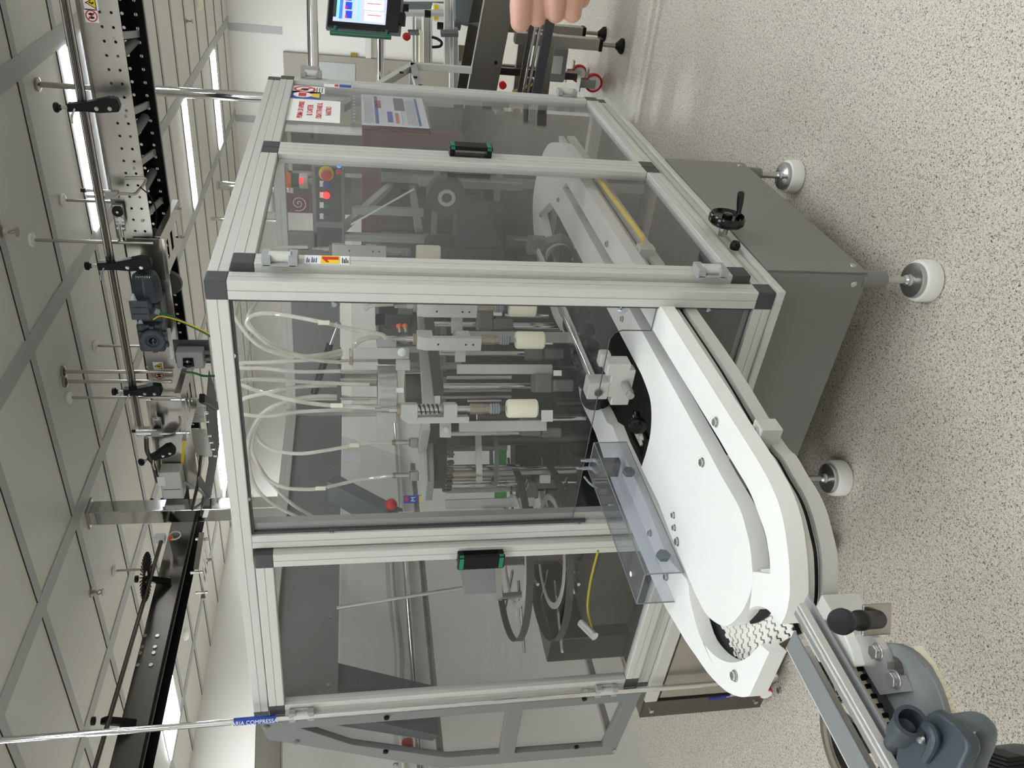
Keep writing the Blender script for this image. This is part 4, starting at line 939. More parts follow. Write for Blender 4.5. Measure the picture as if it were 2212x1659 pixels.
hose([(738, 757, 2.45), (700, 765, 2.42), (640, 770, 2.4), (580, 757, 2.36), (545, 735, 2.33), (520, 705, 2.32), (505, 680, 2.32), (505, 655, 2.35), (515, 640, 2.4)], 'clear hose rising behind the top corner of the guard')
hose([(738, 783, 2.45), (690, 779, 2.42), (640, 768, 2.4), (590, 745, 2.4), (550, 715, 2.4), (535, 690, 2.42), (548, 660, 2.46), (565, 640, 2.5)], 'clear hose crossing the others on its way to the corner post')
hose([(760, 767, 2.4), (765, 750, 2.38), (775, 738, 2.38), (795, 730, 2.38), (820, 728, 2.38)], 'short pale hose curling out of the manifold arm', .007)
hose([(800, 655, 2.45), (790, 668, 2.45), (805, 660, 2.42), (850, 657, 2.42)], 'short hose end at the head behind the corner post', .006)
hose([(665, 534, 2.72), (612, 535, 2.7), (575, 540, 2.66), (543, 557, 2.6), (520, 580, 2.5), (512, 610, 2.45), (520, 640, 2.4)], 'clear hose leading up from the raised pick head behind the smoky door')
rodpx(612, 667, 535, 2.72, .005, 'steel_dark', 'hose_stem', HD[3])
# hose labels
for (px, py, dd) in ((700, 697, 2.26), (728, 876, 2.13), (766, 962, 2.59), (693, 1055, 2.6), (733, 1123, 2.71)):
    a = D(px, py, dd); tag(MB().obox(a, .004, .016, .006, FW, DN).build('cable_tie_tag', 'cream'), 'small cream tie tag on a clear hose, %s' % {700: 'above the solenoid valve', 728: 'above the nearest pick head', 766: 'over the drive chain', 693: 'on the hose to the round head', 733: 'beside the centre post'}[px], 'tag')
# gas strut at the back
gs = thing('gas_strut', 'black gas strut with chrome rod slanting inside the rear hood', 'gas strut', D(706, 765, 3.2))
MB().cyl(D(728, 704, 3.0), D(712, 746, 3.06), .006).build('piston_rod', 'chrome', gs); MB().cyl(D(712, 746, 3.06), D(679, 848, 3.2), .014).build('cylinder', 'black', gs); MB().sph(D(729, 702, 3.0), .014).build('ball_end', 'zinc', gs)
# slanted grey duct seen at the left of the centre post
a = D(730, 1060, 3.0); b = D(860, 1130, 2.9)
tag(MB().bar(a+(a-b)*.1, b, .10, .05).build('slanted_duct', 'grey_dark'), 'dark grey slanted duct at the back beside the centre post', 'duct')
tag(MB().sph(D(845, 1090, 2.88), .022).build('push_button', 'red'), 'red mushroom button on the slanted duct', 'button')
t = thing('safety_sticker', 'blue sticker with red emblem and yellow triangle above the left pick head', 'sticker', D(890, 1078, 2.9))
boxpx(871, 914, 1070, 1087, 2.86, .0008, 'blue', 'backing', t, 0); o = boxpx(905, 913, 1071, 1086, 2.855, .0006, 'yellow', 'warning_mark', t, 0); boxpx(874, 882, 1073, 1083, 2.855, .0006, 'red', 'emblem', t, 0)
fx = V((RT.x, RT.y, 0)).normalized()
text('letter', 'M', .022, D(893, 1078.5, 2.855), fx, Z, 'paper', t)
# spool rings seen through the left door
sp = thing('ring_basket', 'basket of dark steel hoops on spokes behind the left guard door', 'hoop basket', D(1150, 1185, 2.75))
for k, px in enumerate((1105, 1183)):
    q = D(px, 1190, 2.72); R_ = .29
    MB().lathe([(R_-.002, -.011), (R_+.002, -.011), (R_+.002, .011), (R_-.002, .011)], q, Z, n=72, close=True).build('hoop', 'cap', sp)
    MB().lathe([(.17, -.002), (.19, -.002), (.19, .002), (.17, .002)], q-Z*.01, Z, n=48, close=True).build('ring', 'alu', sp)
    for j in range(6):
        an = .5+j*PI/3; dv = V((math.cos(an), math.sin(an), 0)); MB().cyl(q+dv*.1-Z*.015, q+dv*.33-Z*.015, .005, n=8).build('spoke', 'chrome', sp)
q = D(1150, 1190, 2.72)
MB().cyl(q+Z*.13, q-Z*.16, .045).build('hub', 'steel_dark', sp)
MB().bar(D(1075, 1215, 2.5), D(1078, 1290, 2.6), .02, .02).bar(D(1078, 1290, 2.6), D(1130, 1285, 2.6), .02, .02).build('side_frame', 'chrome', sp)
for k in range(3): MB().cyl(D(1230, 1150+45*k, 2.8), D(1240, 1190+45*k, 2.8), .015).build('roller', 'chrome', sp)
# slim stainless brace crossing behind the door pane
tag(MB().cyl(D(727, 1313, 2.5), D(1000, 1270, 2.6), .006).build('brace_rod', 'chrome'), 'thin polished brace rod crossing behind the left guard door', 'rod')
t = thing('white_bracket_plate', 'white angled bracket plate beside the black and green handle', 'bracket', D(1040, 1240, 2.6)); MB().prism([(D(a, b, 2.62).x*0+i, j) for (a, b, i, j) in ((0, 0, -.06, -.06), (0, 0, .06, -.06), (0, 0, .06, .07), (0, 0, -.06, .05))], 0, .004, o=D(1035, 1243, 2.65), ax=fx, ay=Z).build('plate', 'grey_plastic', t)
t = thing('wrapped_cable', 'bundle of plastic-wrapped cable along the white partition rail', 'cable', (1.2, 2.98, 1.26))
MB().tube([(0.6, 2.98, 1.25), (.9, 2.97, 1.27), (1.3, 2.98, 1.24), (1.8, 2.97, 1.27), (2.4, 2.98, 1.25)], .028).build('wrap', 'pocket', t)
MB().tube([(0.6, 2.98, 1.25), (.9, 2.98, 1.26), (1.3, 2.98, 1.245), (1.8, 2.98, 1.26), (2.4, 2.98, 1.25)], .010).build('cable', 'cream', t)
# dark lower housing in the left bay
tag(MB().box(.12, 1.1, .98, 1.35, .56, .73).build('drive_housing', 'dark_table', bevel=.01), 'dark grey drive housing low behind the left guard door', 'housing')
tag(MB().box(.10, .7, 1.38, 1.5, .56, .84).build('side_housing', 'steel_dark', bevel=.004), 'dark steel side housing low in the left bay beside the drive housing', 'housing')
tag(MB().cyl(D(1255, 1345, 2.3), D(1285, 1375, 2.25), .012).build('air_cylinder', 'alu_raw'), 'small aluminium air cylinder low behind the left guard door', 'cylinder')
# yellow reflection drawn as a solid tube, then a yellow cable inside
tag(MB().tube([D(1292, 1190, 2.2), D(1275, 1260, 2.25), (D(1270, 1320, 2.3)), D(1285, 1375, 2.3)], .0035).build('yellow_line', 'yellow_dull'), 'yellow reflection drawn as a cable low behind the left guard door', 'cable')
yc = MB().tube([P(1270, 385, 'y', .0+.02)*0+V(P(1272, 384, 'z', .70)), P(1258, 420, 'z', .70), P(1247, 500, 'z', .70), P(1236, 560, 'z', .70), P(1232, 592, 'z', .70), P(1215, 640, 'z', .72)], .0022).build('yellow_line', 'yellow')
tag(yc, 'thin yellow cable crossing the white guides behind the smoky door', 'cable')
t = thing('yellow_guard_strip', 'yellow-edged clear strip beside the white guide behind the smoky door', 'edge strip', P(1350, 460, 'z', .74))
MB().bar(P(1288, 380, 'z', .735), P(1390, 515, 'z', .735), .014, .006).build('strip', 'yellow', t, bevel=.001); MB().bar(P(1390, 515, 'z', .735), P(1383, 560, 'z', .735), .01, .005).build('strip', 'yellow', t)
# machinery seen dimly through the two right-hand doors
t = thing('drive_motor', 'dark drive motor with pale hub ring low behind the smoky doors', 'motor', P(1000, 450, 'x', 1.5))
q = P(962, 416, 'x', 1.45); MB().lathe([(.001, 0), (.075, 0), (.075, .05), (.001, .05)], q, -X, n=36).build('wheel', 'dark_table', t); MB().lathe([(.02, 0), (.034, 0), (.034, .006), (.02, .006)], q-X*.052, -X, n=28, close=True).build('hub_ring', 'alu', t)
a = P(985, 440, 'x', 1.5); b = P(1085, 520, 'x', 1.5); MB().box(1.42, 1.56, a.y, b.y, b.z, a.z).build('body', 'cap', t, bevel=.01)
a = P(920, 520, 'x', 1.5); b = P(1110, 600, 'x', 1.5); MB().box(1.46, 1.58, a.y, b.y, b.z, a.z).build('gear_housing', 'dark_table', t, bevel=.02)
for (py, x0, x1, m) in ((392, 905, 1130, 'alu_dark'), (452, 760, 915, 'alu_dark')):
    a = P(x0, py, 'x', 1.60); b = P(x1, py, 'x', 1.60); tag(MB().box(1.585, 1.61, a.y-.015, a.y+.015, b.z, a.z).build('inner_post', m), 'grey inner post behind the smoky doors, %s' % ('lower one beside the pale hub ring' if py == 392 else 'upper one under the control box'), 'post')
tag(MB().bar(P(758, 485, 'x', 1.2), P(895, 408, 'x', 1.2), .008, .004).build('clear_edge', 'paper'), 'bright slanting edge of a clear cover behind the smoky door', 'cover edge')
tag(MB().box(2.2, 2.25, .35, 1.05, 1.0, 1.45).build('red_cabinet', 'maroon'), 'dull red cabinet beyond the far end of the guard', 'cabinet')
t = thing('wall_notice', 'spiral print notice seen under the stack light through the guard', 'notice', P(645, 439, 'x', 2.4)); q = P(645, 439, 'x', 2.4)
MB().obox(q, .002, .05, .05).build('backing', 'maroon', t)
MB().tube([q+V((-.003, math.cos(k*.5)*.0016*k, math.sin(k*.5)*.0016*k)) for k in range(27)], .0022, n=6, sub=1).build('spiral_line', 'paper', t)
# dark neighbouring machine beyond the far end of the guard
t = thing('neighbour_machine', 'dark grey neighbouring machine seen beyond the far end of the guard', 'machine', (2.4, .8, 0))
MB().box(2.15, 2.9, .42, 1.62, .06, 1.36).build('body', 'cap', t, bevel=.01)
for y in (.55, .85, 1.2, 1.5): MB().box(2.12, 2.15, y-.02, y+.02, .06, 1.36).build('profile', 'alu_dark', t, bevel=.002)
for z in (.5, .8, 1.1): MB().box(2.13, 2.15, .42, 1.62, z-.015, z+.015).build('cross_profile', 'alu_dark', t, bevel=.002)
for (y, z, a, b) in ((.7, .95, .09, .06), (1.02, 1.2, .1, .06), (1.35, .92, .08, .1), (.68, 1.22, .07, .05), (1.05, .65, .11, .08)): MB().box(2.10, 2.15, y-a, y+a, z-b, z+b).build('panel', 'dark_table', t, bevel=.004)
for (y, z) in ((.75, .78), (1.1, .95), (1.4, 1.22)): MB().cyl((2.10, y, z), (2.06, y, z), .03).build('knob', 'steel_mid', t, bevel=.003)
for x in (2.2, 2.85):
    for y in (.5, 1.55): MB().cyl((x, y, 0), (x, y, .06), .03).build('foot', 'black', t)
# ------------------------------------------------------------------ overhead conveyor along the ceiling (runs away along Y)
def holes_plate(y0, y1, z0, z1, rows, step, r, x0, th, name, m, parent, off=0, axis='x'):
    """perforated plate with real holes"""
    mb = MB(); n = int((y1-y0)/step)
    for i in range(n):
        ya = y0+i*step; yb = ya+step; zz = [z0]+[(a+b)/2 for a, b in zip(rows[:-1], rows[1:])]+[z1]
        for j, rz in enumerate(rows):
            za, zb = zz[j], zz[j+1]; cy = (ya+yb)/2; k = 8
            hole = [(cy+r*math.cos(2*PI*q/k+PI/8), rz+r*math.sin(2*PI*q/k+PI/8)) for q in range(k)]
            sq = [(ya, za), (yb, za), (yb, zb), (ya, zb)]
            if axis == 'x': mb.prism(sq, 0, th, [hole], o=V((x0, 0, 0)), ax=Y, ay=Z)
            else: mb.prism(sq, 0, th, [hole], o=V((0, 0, x0)), ax=X, ay=Y)
    return mb.build(name, m, parent, smooth=0)
XA, XB, ZL, ZU = 2.30, 2.74, 2.452, 2.605
oh = thing('overhead_conveyor', 'perforated stainless overhead conveyor hung from the ceiling, running away past the guard', 'conveyor', (2.5, .6, 2.5))
holes_plate(-.42, .98, ZL, 2.545, [2.485, 2.53], .058, .0065, XA, .003, 'side_plate', 'steel', oh)
MB().box(XA, XA+.003, -.42, .98, 2.545, ZU).build('side_plate', 'steel', oh)
MB().box(XA, XA+.003, .98, 2.62, ZL-.05, ZU-.02).build('side_plate', 'steel', oh, bevel=.001)
MB().box(XA-.004, XA, -.42, 1.0, ZU-.001, ZU+.012).build('edge', 'steel', oh)
# far side plate, perforated, dark inside
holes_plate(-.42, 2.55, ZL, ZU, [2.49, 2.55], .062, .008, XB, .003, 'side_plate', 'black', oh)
MB().box(XB-.001, XB-.0001, -.42, 2.55, ZL, ZL+.004).build('edge', 'steel_dark', oh)
MB().box(XB, XB+.02, -.42, 2.55, ZL-.003, ZL).build('flange', 'grid', oh)
MB().box(XA+.02, XB-.02, -.42, 2.55, ZU-.02, ZU-.01).build('carry_plate', 'black', oh)
for y in (.05, .38, .62, .88): MB().bar((XA, y, 2.49), (XB, y+.08, 2.49), .03, .012).build('cross_brace', 'alu_dark', oh)
for y in (.16, .52, .8, 1.3): MB().cyl((XA+.02, y, 2.51), (XB-.02, y, 2.51), .022).build('roller', 'grey_dark', oh)
MB().tube([(XA+.12, 1.02, 2.5), (XA+.12, 1.6, 2.5), (XA+.12, 2.4, 2.5)], .014, n=12, sub=1).tube([(XA+.2, 1.02, 2.49), (XA+.2, 1.6, 2.49), (XA+.2, 2.4, 2.49)], .014, n=12, sub=1).build('inner_rod', 'steel', oh)
MB().lathe([(.001, 0), (.07, .005), (.075, .02), (.07, .035), (.001, .04)], (XA+.36, 1.42, 2.5), X, n=36).build('wheel', 'grey_paint', oh)
# hollow tubes that guide bottles (round bars outside, seen as paired bars)
gr = thing('guide_bars', 'bundle of long polished guide bars running beside the perforated overhead conveyor', 'guide bars', (2.2, .6, 2.62))
for dx, dz in ((0, 0), (0, .014), (0, .028)): MB().cyl((2.2+dx, -.5, 2.612+dz), (2.2+dx, 2.06, 2.630+dz), .0064, n=14).build('bar', 'steel_dark' if dz == .014 else 'steel', gr)
# hangers
def hanger(px, py, x1, py1, label, r=.0085, fl='white_plastic', down=2.5):
    a = P(px, py, 'z', CZ); t = thing('hanger_rod', label, 'hanger rod', (a.x, a.y, down), 'hanger rods that carry the overhead conveyors')
    MB().cyl((a.x, a.y, down), (a.x, a.y, CZ-.01), r, n=16).build('rod', 'steel', t)
    MB().lathe([(.03, 0), (.034, -.006), (.034, -.014), (.02, -.02), (r, -.022)], (a.x, a.y, CZ), n=24).build('flange', fl, t, bevel=.001)
    return a
hanger(78, 182, 0, 0, 'thick square hanger with steel flange near the upper edge, by the twin strip light', .014, 'steel', 2.6)
hanger(133, 432, 0, 0, 'thin hanger rod with white flange ending behind the roller bracket', .0075, down=2.62)
hanger(65, 518, 0, 0, 'longest thin hanger rod with white flange reaching the cut-out bracket', .008, down=2.45)
hanger(203, 747, 0, 0, 'hanger rod with white flange behind the grey gearbox', .008, down=2.5)
hanger(134, 803, 0, 0, 'first of two close hanger rods in front of the warning sticker', .0095, 'steel', 2.45)
hanger(138, 824, 0, 0, 'second of two close hanger rods beside the black clamp arm', .0095, 'steel', 2.46)
hanger(146, 859, 0, 0, 'thin hanger rod with white flange just left of the black clamp arm', .0075, down=2.45)
hanger(244, 1233, 0, 0, 'hanger rod with white flange crossing the dark overhead conveyor', .0075, down=2.55)
hanger(292, 925, 0, 0, 'short hanger rod behind the end of the guide bars', .013, 'cream', 2.6)
# black clamp arms with star knobs
def clamp_arm(px0, px1, py, x, label, w=.045, knob=True, tip=0, bend=0):
    a = P(px0, py, 'x', x); b = P(px1, py+bend, 'x', x); t = thing('clamp_arm', label, 'clamp arm', a, 'black plastic clamp arms with star knobs')
    n_ = (b-a).normalized(); s_ = V((0, -n_.z, n_.y)) if abs(n_.z) > .1 else Y
    L_ = (b-a).length; 
    pr = [(0, -w*.42), (L_*.3, -w*.5), (L_*.6, -w*.8), (L_*.8, -w*1.0), (L_*.97, -w*.9), (L_, -w*.2), (L_*.95, w*.35), (L_*.6, w*.45), (L_*.3, w*.3), (0, w*.35)]
    MB().prism(pr, -.02, .02, o=a, ax=n_, ay=s_).build('arm', 'black', t, bevel=.006, seg=3)
    MB().cyl(a, a-n_*.03, .007).build('stud', 'zinc', t)
    MB().lathe([(.001, 0), (.011, 0), (.014, .010), (.022, .014), (.022, .026), (.017, .030), (.001, .030)], a-n_*.028, -n_, n=10).build('star_knob', 'black', t, bevel=.003)
    MB().tube([a+n_*.03-X*.02, a+n_*.015-X*.035+s_*.03, a+n_*.01-X*.04+s_*.055], .005, n=8).build('clamp_lever', 'zinc', t)
    for k in (.55, .8): MB().bolt(a+n_*L_*k-X*.021, -X, .007, .004).build('screw', 'zinc', t)
    return t
clamp_arm(148, 262, 232, 2.17, 'black clamp arm in front of the twin strip light')
clamp_arm(212, 330, 574, 2.17, 'black clamp arm just before the ribbed motor', .05)
clamp_arm(268, 352, 846, 2.17, 'black clamp arm left of the two close hanger rods', .05)
t = clamp_arm(322, 380, 992, 2.2, 'black curved clamp arm on the bent plate beyond the guide bars', .05, bend=-22)
t = clamp_arm(346, 386, 1084, 2.25, 'small black clamp arm under the translucent junction box', .035)
# perforated face details: photo-eye + roller guide
def roller_guide(px, py, x, label, sgn=1):
    q = P(px, py, 'x', x); t = thing('roller_guide', label, 'roller guide', q)
    MB().obox(q+Y*.02*sgn, .012, .05, .022).build('bracket', 'zinc', t, bevel=.004)
    MB().lathe([(.001, 0), (.022, 0), (.025, .004), (.025, .01), (.02, .012), (.018, .008), (.01, .008), (.009, .014), (.001, .014)], q-X*.012, -X, n=28).build('roller', 'rubber', t)
    MB().cyl(q-X*.0265, q-X*.0275, .006).build('hub', 'zinc', t)
    for k in (.035, .06, .085):
        for s in (-1, 1): MB().bolt(q+Y*k*sgn+Z*.012*s-X*.012, -X, .006, .006).build('bolt', 'zinc', t)
    MB().cyl(q+Y*.07*sgn, q+Y*.13*sgn, .006).build('adjuster', 'zinc', t)
    return t
roller_guide(256, 454, 2.27, 'roller guide with black rubber wheel on the perforated plate')
roller_guide(342, 925, 2.26, 'roller guide with black wheel beyond the clamp arm on the bent plate', -1)
def sensor_arm(px, py, x, label, pts):
    q = P(px, py, 'x', x); t = thing('photo_sensor', label, 'sensor', q)
    MB().tube([P(a, b, 'x', x-.01) for a, b in pts], .0065).build('bent_rod', 'steel', t)
    MB().obox(q, .015, .018, .03).build('clamp', 'alu_dark', t, bevel=.003)
    for d in (-.014, .014): MB().cyl(q+Y*d+Z*.0, q+Y*d+Z*.11, .007, n=12).build('sensor_barrel', 'zinc', t)
    MB().cyl(q+Z*.11-Y*.014, q+Z*.13-Y*.014, .009).build('sensor_cap', 'black', t)
    return t
sensor_arm(242, 420, 2.22, 'bent rod with sensor clamp across the perforated plate', [(246, 425), (262, 418), (290, 419), (302, 408), (312, 396), (311, 385), (270, 384)])
sensor_arm(340, 935, 2.2, 'bent rod with twin sensor barrels beyond the second roller guide', [(345, 937), (372, 936), (385, 926), (390, 910), (388, 900)])
t = MB().tube([P(304, 405, 'x', 2.2), P(325, 425, 'x', 2.25), P(337, 455, 'x', 2.3), P(336, 490, 'x', 2.3)], .003, n=8).build('sensor_cable', 'black'); tag(t, 'thin black sensor cable drooping from the bent rod over the perforated plate', 'cable')
# cut-out support bracket under the conveyor
def slotted_bracket(p0, p1, wv, label, m='steel'):
    """pressed plate with slots between p0 and p1"""
    p0 = V(p0); p1 = V(p1); ax = (p1-p0); L_ = ax.length; ax.normalize(); wv = V(wv); wv = (wv-ax*wv.dot(ax)); Wd = wv.length; wv.normalize()
    t = thing('slotted_bracket', label, 'bracket', p0)
    hs = [[(L_*a, Wd*.3), (L_*b, Wd*.3), (L_*b, Wd*.72), (L_*a, Wd*.72)] for a, b in ((.22, .30), (.42, .52), (.66, .78))]
    MB().prism([(0, 0), (L_, 0), (L_, Wd), (0, Wd)], -.003, .0, hs, o=p0, ax=ax, ay=wv).build('plate', m, t, bevel=.001)
    az = ax.cross(wv)
    for d in (0, Wd): MB().obox(p0+ax*L_/2+wv*d+az*.012, L_/2, .0015, .014, ax, wv).build('flange', m, t)
    for a in (.04, .94):
        for b in (.15, .85): MB().cyl(p0+ax*L_*a+wv*Wd*b-az*.02, p0+ax*L_*a+wv*Wd*b+az*.05, .009).build('spacer_bolt', 'zinc', t, bevel=.001)
    return t
zb_ = 2.42
a = P(345, 512, 'z', zb_); b = P(384, 432, 'z', zb_); c_ = P(398, 512, 'z', zb_)
slotted_bracket(a, V((b.x, b.y, zb_)), c_-a, 'slotted stainless bracket under the perforated overhead conveyor')
MB().box(0, .001, 0, .001, 0, .001) if 0 else None
zb_ = 2.36
a = P(388, 850, 'z', zb_); b = P(410, 775, 'z', zb_); c_ = P(428, 858, 'z', zb_)
slotted_bracket(a, b, c_-a, 'slotted stainless bracket below the grey switch box')
zb_ = 2.36
a = P(428, 1230, 'z', zb_); b = P(440, 1150, 'z', zb_); c_ = P(452, 1230, 'z', zb_)
slotted_bracket(a, b, c_-a, 'slotted stainless bracket under the far overhead conveyor beyond the square post')
# motor with gearbox
xm = 2.16
mt = thing('gear_motor', 'dark grey gear motor with ribbed fan cowl on the overhead conveyor', 'motor', P(310, 680, 'x', xm))
m0 = P(312, 588, 'x', xm); m1 = P(312, 640, 'x', xm); rr = (P(280, 610, 'x', xm).z-P(344, 610, 'x', xm).z)/2
MB().lathe([(.001, 0), (rr*.62, 0), (rr*.86, .014), (rr*.97, .04), (rr, .08), (rr*.99, .145), (.001, .145)], V((m0.x, m0.y, m0.z)), Y, n=8).build('fan_cowl', 'motor', mt, bevel=.008, seg=3)
for k in range(7): MB().obox(V((m0.x-rr*.35-.012*abs(k-3)*0, m0.y+.004, m0.z-rr*.45+k*rr*.15)), .02, .004, .0022).build('vent_slot', 'brass', mt)
b0 = P(278, 648, 'x', xm-.09); b1 = P(322, 690, 'x', xm-.09)
MB().box(xm-.10, xm-.02, b0.y, b1.y, b1.z-.01, b0.z).build('terminal_box', 'motor', mt, bevel=.005)
for k in (1, 2): MB().box(xm-.1015, xm-.10, b0.y+(b1.y-b0.y)*k/3-.001, b0.y+(b1.y-b0.y)*k/3+.001, b1.z, b0.z-.01).build('groove', 'black', mt)
g0 = P(295, 695, 'x', xm); g1 = P(360, 755, 'x', xm)
MB().box(xm-.03, XA, g0.y, g1.y, g1.z, g0.z).build('gearbox', 'motor', mt, bevel=.014, seg=3)
gc = P(330, 736, 'x', xm-.05)
MB().lathe([(.001, -.03), (.062, -.03), (.062, .0), (.056, .006), (.036, .006), (.034, 0), (.03, 0), (.026, .003), (.001, .003)], gc, -X, n=36).build('hub_ring', 'motor', mt)
MB().lathe([(.001, .0), (.02, .0), (.018, .006), (.001, .010)], gc-X*.002, -X, n=24).build('shaft_cap', 'black_gloss', mt)
for k in range(6): MB().obox(gc+V((.02, math.cos(k*PI/3)*.066, math.sin(k*PI/3)*.066)), .012, .012, .012).build('lug', 'motor', mt, bevel=.003)
MB().box(xm, XA, m0.y+.17, g0.y+.01, m0.z-.05, m0.z+.05).build('motor_flange', 'motor', mt, bevel=.01)
MB().cyl(P(335, 672, 'x', xm-.05), P(345, 675, 'x', xm-.05), .014).build('cable_gland', 'grey_plastic', mt)
# cables
tag(MB().tube([P(344, 674, 'x', xm-.05), P(370, 684, 'x', xm-.05), P(400, 698, 'x', xm-.08), P(440, 717, 'x', xm-.1), P(470, 735, 'x', xm-.1)], .0075).build('power_cable', 'cable_green'), 'green power cable running from the motor down behind the guard rail', 'cable')
tag(MB().tube([P(330, 690, 'x', xm-.06), P(350, 683, 'x', xm-.06), P(400, 697, 'x', xm-.095), P(450, 720, 'x', xm-.11), P(472, 738, 'x', xm-.11)], .0035).build('earth_cable', 'yellow'), 'yellow earth wire beside the green power cable', 'cable')
tag(MB().tube([P(393, 803, 'x', 2.1), P(420, 806, 'x', 2.1), P(440, 812, 'x', 2.1), P(470, 812, 'x', 2.05)], .006).build('power_cable', 'cable_green'), 'green cable below the grey switch box', 'cable')
# conduit strip and switch box
tag(MB().bar(P(364, 710, 'x', 2.2), P(373, 775, 'x', 2.2), .012, .016).build('cable_conduit', 'hdpe'), 'short white conduit strip between gearbox and switch box', 'conduit')
xs = 2.12; s0_ = P(378, 762, 'x', xs); s1_ = P(442, 797, 'x', xs)
sb = thing('switch_box', 'grey isolator switch box with black rotary knob below the overhead conveyor', 'switch box', (xs, (s0_.y+s1_.y)/2, (s0_.z+s1_.z)/2))
MB().box(xs, xs+.07, s0_.y, s1_.y, s1_.z, s0_.z).build('box', 'grey_plastic', sb, bevel=.006)
q = P(407, 782, 'x', xs)
MB().box(xs-.006, xs, q.y-.026, q.y+.026, q.z-.026, q.z+.026).build('knob_plate', 'black', sb, bevel=.002); MB().lathe([(.001, 0), (.024, 0), (.022, .015), (.001, .018)], q-X*.006, -X, n=28).build('rotary_knob', 'black_gloss', sb); MB().obox(q-X*.026, .006, .005, .022).build('knob_grip', 'black_gloss', sb)
MB().box(xs+.07, xs+.08, s0_.y-.03, s1_.y+.01, s1_.z-.02, s0_.z+.02).build('mount_plate', 'cap', sb)
for d in (.02, .06): MB().cyl((xs+.035, s0_.y+d, s1_.z), (xs+.035, s0_.y+d, s1_.z-.03), .012, n=8).build('cable_gland', 'grey_dark', sb)
# warning stickers
def warn(px0, px1, py, x, t):
    a = P(px0, py, 'x', x); b = P(px1, py, 'x', x); s = abs(a.z-b.z); c0 = V((x, (a.y), (a.z+b.z)/2))
    MB().obox(c0, .0006, s*.5, s*.5).build('backing', 'paper', t); return c0, s
def tri_sticker(c0, s, t):
    f = lambda y, z: (y*s, z*s)
    MB().prism([f(-.42, -.36), f(.42, -.36), f(0, .42)][::-1], .0008, .0011, o=c0, ax=-Y, ay=Z).build('black_border', 'black', t)
    MB().prism([f(-.33, -.31), f(.33, -.31), f(0, .30)][::-1], .0011, .0015, o=c0, ax=-Y, ay=Z).build('yellow_triangle', 'yellow', t)
    MB().prism([f(-.05, -.2), f(.1, -.22), f(.03, -.02), f(.12, .02), f(-.04, .2), f(0, .02), f(-.08, 0)][::-1], .0015, .0018, o=c0, ax=-Y, ay=Z).build('pictogram', 'black', t)
def ban_sticker(c0, s, t, kind='feet'):
    MB().lathe([(s*.36, 0), (s*.45, 0), (s*.45, .0005), (s*.36, .0005)], c0-X*.0008, -X, n=32, close=True).build('red_ring', 'red', t)
    for k in (-1, 1): MB().sph(c0-X*.001+V((0, k*s*.13, 0)), s*.1, sc=(.02, 1, 2.2)).build('footprint', 'black', t)
    MB().obox(c0-X*.0016, .0002, s*.38, s*.045, V((1, 0, 0)), V((0, 1, 1))).build('red_bar', 'red', t)
def sticker(label, name, px0, px1, py, x, fn):
    t = thing(name, label, 'sticker', P((px0+px1)/2, py, 'x', x)); c0, s = warn(px0, px1, py, x, t); fn(c0, s, t)
sticker('yellow triangle hazard sticker at the top edge on the perforated conveyor', 'warning_sticker', 180, 211, 5, XA-.0015, tri_sticker)
sticker('red no-stepping sticker on the perforated conveyor near the picture edge', 'prohibition_sticker', 183, 212, 33, XA-.0015, ban_sticker)
sticker('yellow triangle hazard sticker on the bent plate beside the hanger rods', 'warning_sticker', 331, 353, 791, XA-.0015, tri_sticker)
sticker('red no-stepping sticker on the bent plate behind the two close hanger rods', 'prohibition_sticker', 333, 355, 811, XA-.0015, ban_sticker)
# bend plate, chain with pale product flights
bp = thing('conveyor_bend', 'curved bend section of the overhead conveyor with pale plastic chain flights', 'conveyor bend', (2.5, 2.4, 2.4))
cb = [P(345, 880, 'z', 2.5)]
def vplate(pxs, x, th, m, name, parent):
    q = [P(a, b, 'x', x) for a, b in pxs]; MB().prism([(p.y, p.z) for p in q], 0, th, o=V((x, 0, 0)), ax=Y, ay=Z).build(name, m, parent, bevel=.001)
vplate([(315, 865), (397, 865), (402, 1030), (340, 1030)], XA-.004, .003, 'steel', 'side_plate', bp)
vplate([(395, 945), (402, 945), (396, 1005), (390, 1005)], XA-.006, .002, 'yellow', 'warning_tape', bp)
vplate([(398, 865), (404, 865), (412, 1020), (406, 1020)], XA+.03, .01, 'alu_raw', 'guide_strip', bp)
vplate([(405, 1030), (345, 1030), (355, 1100), (412, 1100)], XA+.10, .003, 'steel_dark', 'side_plate', bp)
for k in range(7):
    py = (867+18*k if k < 3 else 934+14.5*(k-3)); pxa = (404+1.5*k if k < 3 else 412+4*(k-3)); ddp = D(pxa, py, 3.9)
    a = P(pxa, py, 'x', 2.52-.008*k); b = P(pxa+34, py+2, 'x', 2.52-.008*k)
    MB().obox((a+b)/2, .006, .025, abs(a.z-b.z)/2+.002, V((1, .25, 0)), V((-.25, 1, 0))).build('chain_flight', 'hdpe', bp, bevel=.004)
    MB().obox(a+V((.01, 0, .02)), .016, .018, .012).build('chain_link', 'steel_dark', bp, bevel=.002)
    c2 = b+V((-.012, .012, -.01)); MB().cyl(c2, c2-Z*.018, .009, n=12).build('stud', 'zinc', bp)
MB().prism([tuple(P(*s_, 'z', 2.36)[:2]) for s_ in ((450, 870), (456, 800), (470, 850), (478, 960), (470, 1010), (452, 1115), (436, 1115), (456, 1000))], 0, .004, o=V((0, 0, 2.37))).build('under_plate', 'cap', bp)
MB().tube([P(434, 985, 'z', 2.36), P(428, 1040, 'z', 2.36), P(415, 1100, 'z', 2.36)], .009).build('return_bar', 'steel_dark', bp)
